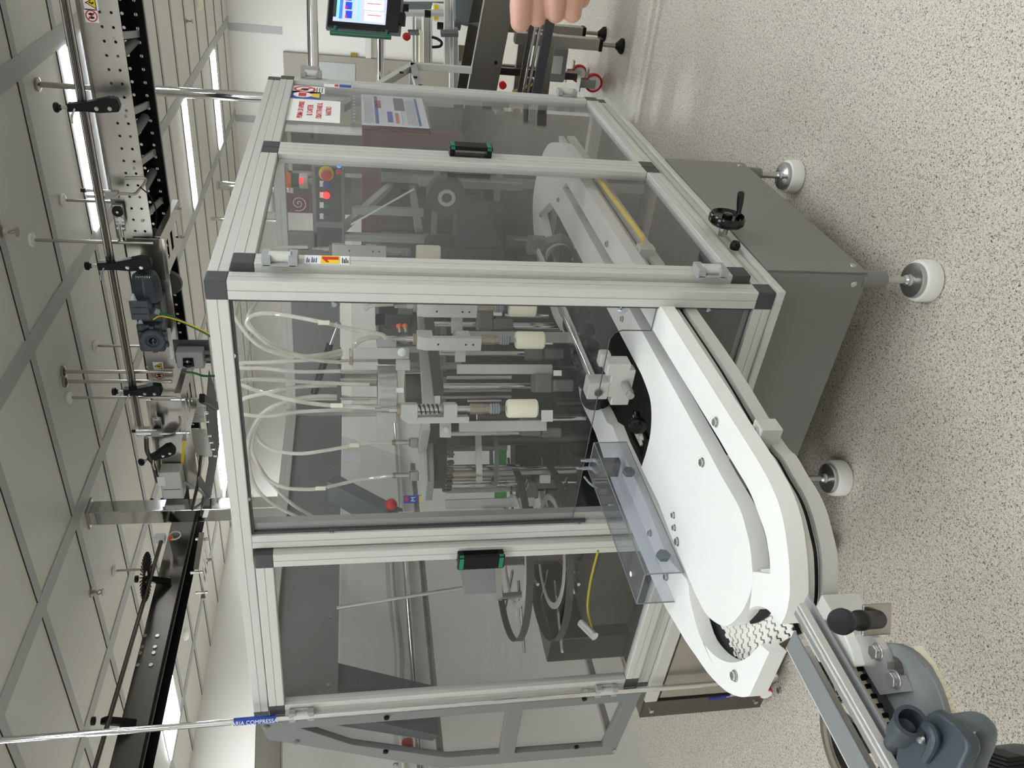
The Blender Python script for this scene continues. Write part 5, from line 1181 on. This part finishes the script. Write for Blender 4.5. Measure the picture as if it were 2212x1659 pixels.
MB().prism([tuple(P(*s_, 'z', 2.33)[:2]) for s_ in ((427, 1030), (434, 1028), (458, 1068), (452, 1072), (430, 1050))], 0, .006, o=V((0, 0, 2.33))).build('wear_strip', 'cap', bp)
a = P(436, 860, 'z', 2.3); b = P(468, 878, 'z', 2.3); tag(MB().bar(a, b, .05, .03).build('clamp_arm', 'black', bevel=.006), 'black clamp arm behind the guard frame top at the chain bend', 'clamp arm', 'black plastic clamp arms with star knobs')
bent = MB().tube([P(316, 945, 'x', 2.15), P(318, 975, 'x', 2.16), P(330, 1000, 'x', 2.2), P(340, 1040, 'x', 2.25)], .012).build('bent_guide_bar', 'steel_dark'); tag(bent, 'dark bent guide bar joining the clamp arms beyond the roller guide', 'guide bar')
# translucent junction box
xj = 2.2; j0 = P(342, 1022, 'x', xj); j1 = P(398, 1078, 'x', xj)
jb = thing('junction_box', 'translucent grey junction box hanging beside the chain bend', 'junction box', (xj, (j0.y+j1.y)/2, (j0.z+j1.z)/2))
MB().box(xj, xj+.09, j0.y, j1.y, j1.z, j0.z).build('box', 'pvc_box', jb, bevel=.008)
ym = j0.y+(j1.y-j0.y)*.62; MB().box(xj-.002, xj, ym-.002, ym+.002, j1.z+.01, j0.z-.01).build('lid_seam', 'grey_dark', jb)
MB().box(xj-.002, xj, j0.y+.03, ym-.03, j1.z+.09, j1.z+.13).build('paper_label', 'paper', jb)
MB().tube([V((xj+.04, (j0.y+j1.y)/2, j1.z)), V((xj+.04, j1.y, j1.z-.10)), V((xj+.04, j1.y+.10, j1.z-.06))], .008).build('cable', 'grey_plastic', jb)
# square polished post from the ceiling
pp_ = P(188, 1122, 'z', CZ)
sp_ = thing('ceiling_post', 'square mirror-polished steel post dropping from the ceiling beside the centre post', 'post', (pp_.x, pp_.y, 1.96))
MB().box(pp_.x-.0, pp_.x+.10, pp_.y-.05, pp_.y+.05, 1.9, CZ-.01).build('column', 'chrome', sp_, bevel=.006); MB().box(pp_.x-.015, pp_.x+.115, pp_.y-.065, pp_.y+.065, CZ-.012, CZ).build('flange', 'steel', sp_)
# second overhead conveyor runs along X towards the left of the room
y2 = 3.0
o2c = thing('dark_overhead_conveyor', 'dark polished overhead conveyor section running toward the left edge below the ceiling', 'conveyor', (1.2, y2, 2.56))
MB().box(.2, 2.6, y2, y2+.004, 2.497, 2.627).build('side_plate', 'steel_dark', o2c, bevel=.001)
MB().box(.2, 2.6, y2+.17, y2+.174, 2.47, 2.60).build('side_plate', 'black', o2c)
MB().box(.2, 2.6, y2+.004, y2+.17, 2.55, 2.56).build('carry_plate', 'black', o2c); MB().box(.2, 2.6, y2+.08, y2+.10, 2.5, 2.54).build('wear_strip', 'cap', o2c)
for (a, b) in ((313, 1374), (340, 1374), (307, 1398), (335, 1398), (303, 1411), (332, 1411), (297, 1437), (326, 1437)):
    q = P(a, b, 'y', y2-.001); MB().cyl(q, q-Y*.006, .011, n=14).build('rivet', 'zinc', o2c, bevel=.001)
a = P(348, 1170, 'y', y2-.12); b = P(205, 1659, 'y', y2-.12)
gb2 = MB().cyl(a, V((b.x-.3, a.y, a.z+(b.z-a.z)*1.2)), .0115).build('guide_bar', 'steel_dark'); tag(gb2, 'long brownish guide bar running beside the dark overhead conveyor', 'guide bar')
def arm2(px, py, px1, label):
    a = P(px, py, 'y', y2-.12); b = P(px1, py+6, 'y', y2-.01); t = thing('clamp_arm', label, 'clamp arm', a, 'black plastic clamp arms with star knobs')
    MB().bar(a, b, .035, .05).build('arm', 'black', t, bevel=.008); MB().lathe([(.001, 0), (.02, .004), (.02, .02), (.001, .024)], a+Z*.03, Z, n=10).build('star_knob', 'black', t); MB().bolt(b-Y*.02, -Y, .009, .005).build('screw', 'zinc', t)
arm2(312, 1250, 365, 'black clamp arm by the black toothed wheel'); arm2(222, 1556, 290, 'black clamp arm where the chrome pipe crosses the guide bar')
q = P(316, 1246, 'y', y2-.16); t = thing('toothed_wheel', 'thin black wheel with long comb teeth on the guide bar', 'wheel', q)
mb = MB()
for k in range(40):
    an = 2*PI*k/40; dv = V((math.cos(an)*.55, -.2*math.cos(an), math.sin(an))); p = q+V((.9*math.cos(an)*.09, 0, .09*math.sin(an))); mb.bar(q+V((.06*math.cos(an), .06*math.sin(an), 0)), q+V((.14*math.cos(an), .14*math.sin(an), .0)), .006, .004)
mb.build('teeth', 'black', t, smooth=0); MB().lathe([(.035, -.003), (.065, -.003), (.065, .003), (.035, .003)], q, Z, n=28, close=True).build('rim', 'black', t)
q = P(346, 1163, 'y', y2-.12); t = thing('photo_eye', 'small white photo-eye block with coiled cable beside the square post', 'sensor', q); MB().obox(q, .025, .02, .03).build('block', 'white_plastic', t, bevel=.003); MB().lathe([(.03, -.003), (.036, -.003), (.036, .003), (.03, .003)], q+V((.02, 0, -.08)), Y, n=24, close=True).build('coiled_cable', 'white_plastic', t); MB().obox(q-Z*.06, .012, .012, .012).build('lamp', 'orange', t)
# steel duct edge behind the left end of the guard
a = P(581, 1659, 'y', 2.3); b = P(582, 1560, 'y', 2.3)
tag(MB().bar(a+(a-b)*.4, b+(b-a)*.8, .12, .10).build('steel_duct', 'steel', bevel=.004), 'stainless duct edge behind the upper left end of the guard', 'duct')
# ------------------------------------------------------------------ notices on the right-hand door
def decal_y(name, label, px0, px1, py0, py1, parent=None, m='paper', y=-.0065, z_up=True):
    """flat sheet on plane y between image rows/cols"""
    a = P(px0, (py0+py1)/2, 'y', y); b = P(px1, (py0+py1)/2, 'y', y); c = P((px0+px1)/2, py1, 'y', y); d = P((px0+px1)/2, py0, 'y', y)
    t = thing(name, label, 'notice', ((c.x+d.x)/2, y, b.z))
    MB().box(c.x, d.x, y-.0006, y, b.z, a.z).build('sheet', m, t, smooth=0)
    return t, c.x, d.x, b.z, a.z
YS = -.008
t, x0, x1, z0, z1 = decal_y('paper_notice', 'white paper notice with red Italian warning text on the far guard door', 622, 735, 216, 263, y=YS)
for k, s in enumerate(('PRIMA DI APRIRE', 'IL CARTER', 'DISATTIVARE IL', 'NASTRO')):
    text('red_text', s, (z1-z0)*.15, ((x0+x1)/2, YS-.0012, z1-(z1-z0)*(.24+.18*k)), X, Z, 'red', t, bold=.00025)
t, x0, x1, z0, z1 = decal_y('prohibition_notice', 'small white sticker with red crossed hand ring above the paper notice', 632, 702, 187, 201, y=YS)
w_ = x1-x0; zc = z1-.3*(z1-z0)
MB().lathe([(w_*.36, 0), (w_*.45, 0), (w_*.45, .0006), (w_*.36, .0006)], (x0+w_*.5, YS-.0008, z1-w_*.5), -Y, n=32, close=True).build('red_ring', 'red', t)
MB().sph((x0+w_*.5, YS-.001, z1-w_*.5), w_*.2, sc=(1, .01, .8)).build('hand_pictogram', 'black', t); MB().obox((x0+w_*.5, YS-.0018, z1-w_*.5), w_*.4, .0002, w_*.035, V((1, 0, -1)), Y).build('red_bar', 'red', t)
for k in range(4): MB().box(x0+w_*.15, x1-w_*.15, YS-.001, YS-.0007, z0+.008+.009*k, z0+.011+.009*k).build('print_line', 'cap', t)
t, x0, x1, z0, z1 = decal_y('safety_notice', 'blue sticker with red emblem and yellow triangle beside the crossed hand sticker', 628, 693, 198, 213, y=YS, m='blue')
w_ = x1-x0
MB().lathe([(.001, 0), (w_*.36, 0), (w_*.36, .0006), (.001, .0006)], (x0+w_*.5, YS-.0008, z1-w_*.45), -Y, n=28).build('emblem', 'paper', t); MB().box(x0+w_*.25, x1-w_*.25, YS-.0018, YS-.0014, z1-w_*.6, z1-w_*.3).build('emblem_mark', 'red', t)
text('white_text', 'MM', .022, (x0+w_*.5, YS-.0012, z0+(z1-z0)*.42), X, Z, 'paper', t)
MB().prism([(x0+w_*.15, z0+.004), (x1-w_*.15, z0+.004), (x0+w_*.5, z0+w_*.7)], .0007, .0013, o=V((0, YS, 0)), ax=X, ay=Z).build('yellow_triangle', 'yellow', t)
t = thing('document_pocket', 'clear plastic pocket holding a printed instruction sheet on the far guard door', 'document pocket', P(930, 240, 'y', YS))
a = [P(757, 203, 'y', YS), P(757, 268, 'y', YS), P(935, 281, 'y', YS), P(912, 212, 'y', YS)]
a[0].x = a[3].x = (a[0].x+a[3].x)/2; a[1].x = a[2].x = (a[1].x+a[2].x)/2; a[0].z = a[1].z = (a[0].z+a[1].z)/2; a[2].z = a[3].z = (a[2].z+a[3].z)/2
xa, xb_, zt_, zb2 = a[1].x, a[0].x, a[0].z, a[2].z
MB().box(xa, xb_, YS-.0045, YS-.004, zb2, zt_).build('pocket_front', 'pocket', t, smooth=0)
ztp = zt_-(zt_-zb2)*.14
MB().box(xa+.004, xb_-.004, YS-.002, YS-.0014, zb2+.006, ztp).build('printed_sheet', 'paper', t, smooth=0)
hh = ztp-zb2; ww = xb_-xa
def pr(u0, u1, v0, v1, m, n='print_block'): MB().box(xa+ww*u0, xa+ww*u1, YS-.0026, YS-.0021, ztp-hh*v1, ztp-hh*v0).build(n, m, t, smooth=0)
pr(.06, .94, .2, .25, 'blue'); pr(.55, .8, .2, .3, 'red'); pr(.12, .45, .38, .46, 'blue'); pr(.5, .92, .5, .66, 'grey_dark', 'print_photo'); pr(.1, .42, .50, .55, 'orange'); pr(.06, .94, .83, .87, 'blue'); 
for k in range(9): pr(.08, .9-.1*(k % 3), .05+.016*k if k < 8 else .6, .053+.016*k if k < 8 else .605, 'grey_dark', 'print_line')
for k in range(8): pr(.08, .85, .68+.018*k, .684+.018*k, 'grey_dark', 'print_line')
for k in range(9): MB().box(xa+ww*(.06+.1*k), xa+ww*(.1+.1*k), YS-.005, YS-.0046, zt_-.016, zt_-.008).build('punch_hole', 'grey_plastic', t)
# warning label on the front corner (door stile, faces right)
t = thing('numbered_label', 'white and yellow label with red 1 on the door stile by the front corner', 'label', P(705, 590, 'y', -.02))
lx0 = .052; lx1 = .092; za = P(655, 585, 'y', -.02).z; zb3 = P(755, 585, 'y', -.02).z; yl = -.0195
MB().box(lx0, lx1, yl-.0008, yl, zb3, za).build('backing', 'paper', t, smooth=0)
f = lambda v: za-(za-zb3)*v
MB().box(lx0+.001, lx1-.001, yl-.0014, yl-.0009, f(.78), f(.36)).build('yellow_panel', 'yellow', t)
zc_ = lambda v: f(.36)-(f(.36)-f(.78))*v
MB().prism([(lx0+.019, zc_(.94)), (lx0+.032, zc_(.94)), (lx0+.032, zc_(.06)), (lx0+.024, zc_(.06)), (lx0+.006, zc_(.30)), (lx0+.006, zc_(.45)), (lx0+.019, zc_(.32))], .0014, .0022, o=V((0, yl, 0)), ax=X, ay=Z).build('red_digit', 'red', t)
for v, w_ in ((.05, .7), (.09, .5), (.16, .8), (.2, .6), (.25, .7), (.83, .8), (.87, .6), (.91, .8), (.95, .5)): MB().box(lx0+.004, lx0+.004+.032*w_, yl-.0014, yl-.0009, f(v)-.0022, f(v)).build('print_line', 'navy' if v < .3 else 'black', t)
t = thing('bottle_label', 'narrow label with red and blue droplet print on the far end of the guard frame', 'label', P(725, 187, 'y', -.021))
za = P(700, 184, 'y', -.02).z; zb3 = P(760, 188, 'y', -.02).z; xr = P(730, 186, 'y', -.02).x
MB().box(xr-.02, xr+.02, -.0208, -.02, zb3, za).build('backing', 'paper', t); MB().box(xr-.018, xr+.018, -.0214, -.0208, zb3+.002, zb3+(za-zb3)*.45).build('blue_print', 'blue_led' if 'blue_led' in M else 'blue', t); MB().box(xr-.014, xr+.014, -.0216, -.021, zb3+(za-zb3)*.48, zb3+(za-zb3)*.62).build('red_print', 'red', t)
# ------------------------------------------------------------------ things to the right of the guard (upper edge of the picture)
# side tunnel frame
t = thing('infeed_tunnel', 'aluminium framed infeed tunnel with sloping top beside the guard', 'guard tunnel', (1.9, .3, 1.0))
ty = .10
p1 = P(738, 176, 'y', ty); p2 = P(892, 142, 'y', ty); p3 = P(1030, 156, 'y', ty); 
p1.x = LX
for yy in (ty, ty+.5):
    q1, q2, q3 = (V((p.x, yy, p.z)) for p in (p1, p2, p3))
    MB().bar(q1, q2, .03, .03).build('sloping_rail', 'alu', t, bevel=.002); MB().bar(q2, V((q2.x, yy, q3.z+.02)), .03, .03).build('upright', 'alu', t, bevel=.002)
    MB().bar(V((LX, yy, q2.z)), V((q2.x, yy, q2.z)), .03, .03).build('rail', 'alu_dark', t, bevel=.002)
MB().bar((p2.x, ty, p2.z), (p2.x, ty+.5, p2.z), .03, .03).build('cross_rail', 'alu', t, bevel=.002)
for q in (P(867, 158, 'y', ty-.016), P(897, 168, 'y', ty-.016), P(908, 186, 'y', ty-.016)): MB().cyl(q, q-Y*.006, .009).build('bolt', 'black', t)
# horizontal chrome pipes and HMI
a = D(678, 178, 3.15); b = D(672, -80, 3.15)
pb = thing('boom_pipe', 'thick horizontal chrome boom pipe running off the upper edge of the picture', 'pipe', a)
MB().cyl(a, b, .021).build('tube', 'chrome', pb)
a2 = D(670, 172, 3.02); MB().obox(a2, .04, .035, .035, fx, V((0, 0, 1))).build('clamp', 'grey_plastic', pb, bevel=.004)
a = D(822, 178, 4.6); b = D(820, -80, 4.6); tag(MB().cyl(a, b, .02).build('thin_pipe', 'chrome'), 'thinner horizontal chrome pipe passing under the touch screen', 'pipe')
fy = V((FW.x, FW.y, 0)).normalized(); fx = V((RT.x, RT.y, 0)).normalized()
def scr(x, y, dep=4.3): return D(x, y, dep)
h0 = scr(704, 70); h1 = scr(862, 76)
hm = thing('touch_screen', 'touch screen panel with blue display, black bezel and green side handle', 'screen', scr(780, 30))
up_ = (scr(704, 61)-scr(862, 74)).normalized(); rt_ = (FW.cross(up_))*-1; rt_ = rt_.normalized() if rt_.dot(scr(780, -40)-scr(780, 60)) > 0 else -rt_.normalized()
cen = scr(783, 67.5)+rt_*((scr(783, -86)-scr(783, 76)).length/2); hw = (scr(783, -86)-scr(783, 76)).length/2; hh_ = (scr(702, 0)-scr(864, 0)).length/2
MB().obox(cen+FW*.02, hw, hh_, .014, rt_, up_).build('housing', 'grey_dark', hm, bevel=.005)
MB().obox(cen, hw-.01, hh_-.01, .005, rt_, up_).build('bezel', 'black_gloss', hm, bevel=.002)
def sb_(x0, x1, y0, y1, m, n='screen_block', k=0):
    ty_ = lambda x, y: y-3+(x-783)*.085
    p = (scr(x0, ty_(x0, y0))+scr(x1, ty_(x1, y1)))/2; a_ = abs((scr(x0, 0)-scr(x1, 0)).length)/2; b_ = abs((scr(0, y0)-scr(0, y1)).length)/2
    MB().obox(p-FW*(.0056+.0008*k), b_, a_, .0003, rt_, up_).build(n, m, hm, smooth=0)
for nm, c_ in (('scr_lilac', (178, 186, 226)), ('scr_blue', (60, 120, 230)), ('scr_cyan', (120, 215, 245)), ('scr_dark', (40, 60, 190)), ('scr_red', (225, 40, 60)), ('scr_white', (225, 228, 245))):
    mat(nm, c_, .3, emis=.9)
sb_(724, 838, -70, 54, 'scr_lilac', 'display'); sb_(724, 731, -70, 45, 'cap', 'title_bar', 1); sb_(731, 736, -70, 47, 'scr_cyan', 'display_band', 1)
sb_(737, 744, -70, 48, 'scr_blue', 'display_band', 1); sb_(746, 762, -70, 48, 'scr_lilac', 'display_band', 1); sb_(763, 766, -70, 50, 'scr_cyan', 'display_band', 1); sb_(776, 779, -70, 52, 'scr_cyan', 'display_band', 1)
for k in range(5):
    y0 = 30-19*k; sb_(747, 761, y0, y0+16, 'scr_dark', 'screen_icon', 2); sb_(746, 750, y0+10, y0+15, 'scr_red', 'screen_icon', 3)
for k in range(4):
    y0 = 28-25*k; sb_(788, 830, y0, y0+21, 'scr_white', 'chart_box', 2); sb_(794, 824, y0+7, y0+8.5, 'scr_red', 'chart_line', 3)
ha = scr(716, 74); hb = scr(845, 83); off = -FW*.03
MB().cyl(scr(715, 74)-FW*.02, scr(846, 84)-FW*.02, .013).build('handle_bar', 'green_dark', hm, bevel=.002)
for px, py in ((725, 64), (836, 73)): MB().cyl(scr(px, py-6), scr(px, py+10)-FW*.02, .009).build('handle_post', 'green_dark', hm)
MB().obox(scr(868, 42), .03, .018, .02, rt_, up_).build('usb_plug', 'black', hm, bevel=.002)
# white machine frame behind
mf = thing('background_machine', 'pale aluminium framed machine with profiles and clamps behind the infeed conveyor', 'machine', D(920, 60, 5.0))
def hb_(px, w_, y0, y1, dep, m, n='profile'):
    a = D(px, y0, dep); b = D(px, y1, dep); 
    MB().bar(a, b, .05, w_*dep/FPX).build(n, m, mf, bevel=.002)
def vb_(py, w_, x0, x1, dep, m, n='profile'):
    a = D(x0, py, dep); b = D(x1, py, dep); MB().bar(a, b, w_*dep/FPX, .05, up=FW).build(n, m, mf, bevel=.002)
hb_(893, 4, 35, 142, 5.0, 'alu_dark'); hb_(904, 12, 33, 142, 5.05, 'hdpe'); hb_(909, 8, 70, 140, 4.9, 'cream', 'cover_strip'); hb_(921, 12, 35, 143, 5.1, 'alu'); hb_(931, 5, 30, 143, 5.1, 'white_plastic')
hb_(964, 9, -30, 150, 4.8, 'alu'); hb_(974, 7, -30, 200, 4.8, 'alu_raw'); hb_(983, 10, 60, 200, 4.9, 'alu'); hb_(988, 14, -30, 62, 4.9, 'grey_dark', 'motor_body')
vb_(28, 8, 862, 960, 4.9, 'alu', 'cross_bar'); vb_(12, 10, 862, 962, 5.3, 'grey_dark', 'cross_bar')
vb_(72, 9, 952, 990, 4.7, 'grey_dark', 'clamp'); vb_(70, 5, 882, 905, 4.7, 'grey_dark', 'clamp')
for px, py in ((867, 26), (876, 17), (924, 30), (951, 56)): MB().obox(D(px, py, 4.75), .018, .01, .018, fx, fy).build('end_cap', 'black', mf)
MB().obox(D(1000, 118, 5.0), .05, .02, .03, fx, fy).build('bracket', 'brass', mf)
MB().lathe([(.001, 0), (.02, 0), (.024, .012), (.014, .02), (.001, .022)], D(878, 81, 4.6), -fy, n=12).build('red_knob', 'red', mf)
tag(MB().tube([D(933, 80, 4.7), D(945, 84, 4.7), D(954, 92, 4.7), D(950, 100, 4.7), D(933, 102, 4.7)], .008).build('black_hose', 'black'), 'short black looped hose on the pale background machine', 'hose')
t = thing('small_carton', 'white and yellow small carton on the background machine shelf', 'carton', D(950, 27, 5.2)); MB().obox(D(950, 27, 5.2), .04, .04, .05, fx, fy).build('box', 'paper', t); MB().obox(D(942, 27, 5.14), .041, .02, .014, fx, fy).build('yellow_band', 'yellow', t)
tag(MB().prism([(-.10, -.09), (.12, -.05), (.13, .10), (-.07, .10)], 0, .05, o=D(1015, 30, 4.7), ax=fx, ay=Z).build('blue_grey_cover', 'grey_dark', bevel=.02), 'blue grey curved cover behind the infeed conveyor near the picture edge', 'cover')
tag(MB().obox(P(764, 121, 'x', XW-.02), .01, .035, .04).build('wall_socket', 'yellow_dull', bevel=.004), 'small yellow wall socket on the far back wall', 'socket')
struct(MB().box(XW-.14, XW-.005, 0.4, 1.7, 1.25, 1.32).build('trim_5', 'wall_grey', bevel=.004))
# big stainless infeed conveyor
XI = 3.0
ic = thing('infeed_conveyor', 'large stainless infeed conveyor trough sloping down behind the guard', 'conveyor', (3.1, 0, .75))
def slab(ya, yb, za, zb4, ha, hb4, x0, x1, n, m): 
    return MB().hexa([(x0, ya, za-ha), (x1, ya, za-ha), (x1, yb, zb4-hb4), (x0, yb, zb4-hb4), (x0, ya, za), (x1, ya, za), (x1, yb, zb4), (x0, yb, zb4)]).build(n, m, ic, bevel=.002)
slab(-.45, .75, .775, .908, .155, .165, XI, XI+.006, 'side_plate', 'steel_mid')
slab(-.45, .75, .779, .912, .006, .006, XI-.008, XI+.02, 'top_flange', 'alu_raw')
slab(-.45, .75, .70, .83, .01, .01, XI+.006, XI+.4, 'bed', 'steel')
slab(-.45, .75, .775, .908, .155, .165, XI+.40, XI+.406, 'side_plate', 'steel_dark')
for k, (dz, hh2, m, xo) in enumerate(((.0, .03, 'steel_dark', -.22), (-.022, .012, 'chrome', -.24), (-.045, .014, 'chrome', -.245), (-.07, .05, 'cap', -.26))):
    slab(-.45, .75, .575+dz, .66+dz, hh2, hh2, XI+xo, XI+xo+.02, 'guide_rail', m)
q = P(1071, 135, 'x', XI-.001); MB().cyl(q, q-X*.003, .009).build('hole', 'black', ic)
for (a, b) in ((1066, 144), (1074, 144), (1068, 153)): q = P(a, b, 'x', XI-.001); MB().cyl(q, q-X*.003, .005).build('screw', 'zinc', ic)
MB().cyl((XI-.2, .42, .70), (XI-.05, .42, .70), .03).build('roller', 'grey_plastic', ic); MB().lathe([(.001, 0), (.02, 0), (.02, .02), (.001, .02)], (XI-.15, .27, .70), -X, n=20).build('red_wheel', 'red', ic)
# stand legs
ls = thing('conveyor_stand', 'stainless square-tube conveyor stand with black levelling feet', 'stand', (3.2, .1, 0))
F1 = P(1345, 100, 'z', 0); F2 = P(1306, 74, 'z', 0)
for F in (F1, F2):
    MB().box(F.x-.03, F.x+.03, F.y-.03, F.y+.03, .13, .62).build('leg', 'steel', ls, bevel=.003)
    MB().box(F.x-.032, F.x+.032, F.y-.032, F.y+.032, .125, .145).build('end_cap', 'black', ls); MB().cyl(F+Z*.02, F+Z*.13, .011).build('spindle', 'brass', ls); MB().lathe([(.001, 0), (.042, 0), (.042, .012), (.02, .035), (.012, .045), (.001, .045)], F, Z, n=24).build('foot_pad', 'black', ls)
MB().bar((F1.x, F1.y, .42), (F1.x, F1.y+.75, .42), .05, .05).build('cross_tube', 'steel', ls, bevel=.003); MB().bar((F1.x, F1.y, .3), (F2.x, F2.y, .5), .03, .04).build('diagonal_brace', 'steel', ls, bevel=.002); MB().bar((F2.x, F2.y, .5), (F2.x, F2.y+.7, .5), .04, .05).build('cross_tube', 'steel', ls, bevel=.003)
# caster trolley
def caster(p, label, r=.055):
    p = V(p); t = thing('caster_wheel', label, 'caster', p, 'red-rimmed casters of the background trolley')
    MB().lathe([(r-.013, -.016), (r, -.013), (r, .013), (r-.013, .016)], p+Z*r, X, n=36, close=True).build('tyre', 'red', t); MB().lathe([(.001, -.014), (r-.012, -.014), (r-.012, .014), (.001, .014)], p+Z*r, X, n=30).build('wheel', 'white_plastic', t)
    MB().box(p.x-.024, p.x-.018, p.y-.02, p.y+.03, r-.01, 2*r+.03).box(p.x+.018, p.x+.024, p.y-.02, p.y+.03, r-.01, 2*r+.03).build('fork', 'zinc', t, bevel=.002); MB().box(p.x-.04, p.x+.04, p.y-.03, p.y+.05, 2*r+.03, 2*r+.036).build('top_plate', 'zinc', t); MB().cyl(p+V((-.026, 0, r)), p+V((.026, 0, r)), .007).build('axle', 'zinc', t); MB().box(p.x-.02, p.x+.02, p.y-.08, p.y-.03, r+.04, r+.05).build('brake_pedal', 'zinc', t)
CP = P(1300, 180, 'z', 0); caster(CP, 'nearer red-rimmed caster wheel under the background trolley'); CP2 = P(1268, 160, 'z', 0); caster(CP2, 'farther red-rimmed caster wheel under the background trolley')
tr = thing('trolley_frame', 'dark square-tube trolley frame standing on the red casters', 'trolley', (CP.x, CP.y, .15))
MB().bar((CP.x, CP.y-.03, .165), (CP.x, CP.y-.03, .75), .04, .04, up=Y).build('upright', 'steel_dark', tr, bevel=.002); MB().bar((CP2.x, CP2.y, .165), (CP2.x, CP2.y, .75), .04, .04, up=Y).build('upright', 'steel_dark', tr, bevel=.002); MB().bar((CP.x, CP.y, .45), (CP.x, CP.y+.7, .45), .04, .04).build('rail', 'steel_dark', tr, bevel=.002)
tag(MB().bar(P(1200, 160, 'z', .3)+Z*.0, P(1195, 205, 'z', .3)+Z*.25, .05, .01).build('floor_board', 'yellow'), 'small yellow board showing between the trolley tubes', 'board')
tb_ = thing('plastic_tub', 'grey plastic tub with a white paper label behind the conveyor stand', 'tub', P(1205, 120, 'z', .3)); q = P(1198, 130, 'z', .3); MB().obox(q+Z*.02, .12, .10, .07).build('tub', 'grey_plastic', tb_, bevel=.015); MB().obox(q+V((-.122, 0, .02)), .001, .05, .04).build('paper_label', 'paper', tb_)

# ------------------------------------------------------------------ the hand at the right edge (upper picture edge)
HDp = .80
def hp_(x, y, d=0): return D(x, y, HDp+d)
hand = thing('person', 'hand of a person reaching in at the upper edge, fingers pinched together', 'person', hp_(1180, -150))
mb = MB()
def finger(pts, radii):
    P3 = [hp_(*p) for p in pts]; P3 = catmull(P3, 5); n = len(P3); m = len(radii)
    rr = []
    for i in range(n):
        t = i/(n-1)*(m-1); j = min(int(t), m-2); rr.append(radii[j]+(radii[j+1]-radii[j])*(t-j))
    mb.tube(P3, rr, n=18, sub=1); mb.sph(P3[-1], rr[-1]*1.0, 18); mb.sph(P3[0], rr[0], 18)
# index finger and thumb lead, the rest tuck behind (image left to right = top to bottom)
finger([(1152, -70, .012), (1143, -55, .004), (1128, 0, -.004), (1124, 48, .0)], [.0122, .0122, .0126, .0118, .0100])
finger([(1172, -70, .02), (1168, -50, .008), (1162, 0, .0), (1160, 40, .004)], [.0108, .0108, .0112, .010, .0086])
finger([(1200, -70, .018), (1201, -55, .004), (1201, -5, -.006), (1200, 31, .0)], [.011, .0108, .0112, .0102, .0088])
finger([(1232, -70, .02), (1236, -55, .008), (1238, -10, -.002), (1237, 30, .003)], [.0105, .0106, .0112, .0102, .009])
finger([(1252, -70, .03), (1258, -60, .018), (1262, -25, .008), (1257, 0, .012)], [.0095, .0095, .0095, .009, .008])
for p, r in (((1165, -150, .03), .024), ((1200, -150, .03), .026), ((1235, -150, .035), .024), ((1180, -210, .05), .027), ((1215, -210, .05), .027), ((1200, -270, .06), .026), ((1150, -170, .05), .017), ((1150, -130, .03), .015), ((1215, -70, .03), .018), ((1180, -70, .028), .017)): mb.sph(hp_(*p), r, 20)
mb.tube([hp_(1195, -240, .055), hp_(1200, -330, .075), hp_(1205, -430, .10), hp_(1210, -560, .13)], [.026, .025, .027, .030, .034], n=24, sub=3)
ho = mb.build('hand', 'skin', hand, smooth=180)
rm = ho.modifiers.new('remesh', 'REMESH'); rm.mode = 'VOXEL'; rm.voxel_size = .0016; rm.use_smooth_shade = True
smo = ho.modifiers.new('smooth', 'SMOOTH'); smo.factor = .5; smo.iterations = 4
cf = MB(); cf.tube([hp_(1206, -440, .105), hp_(1208, -500, .12), hp_(1212, -620, .15)], [.036, .039, .042, .045], n=24, sub=3); cf.build('sleeve_cuff', 'white_plastic', hand, smooth=60)
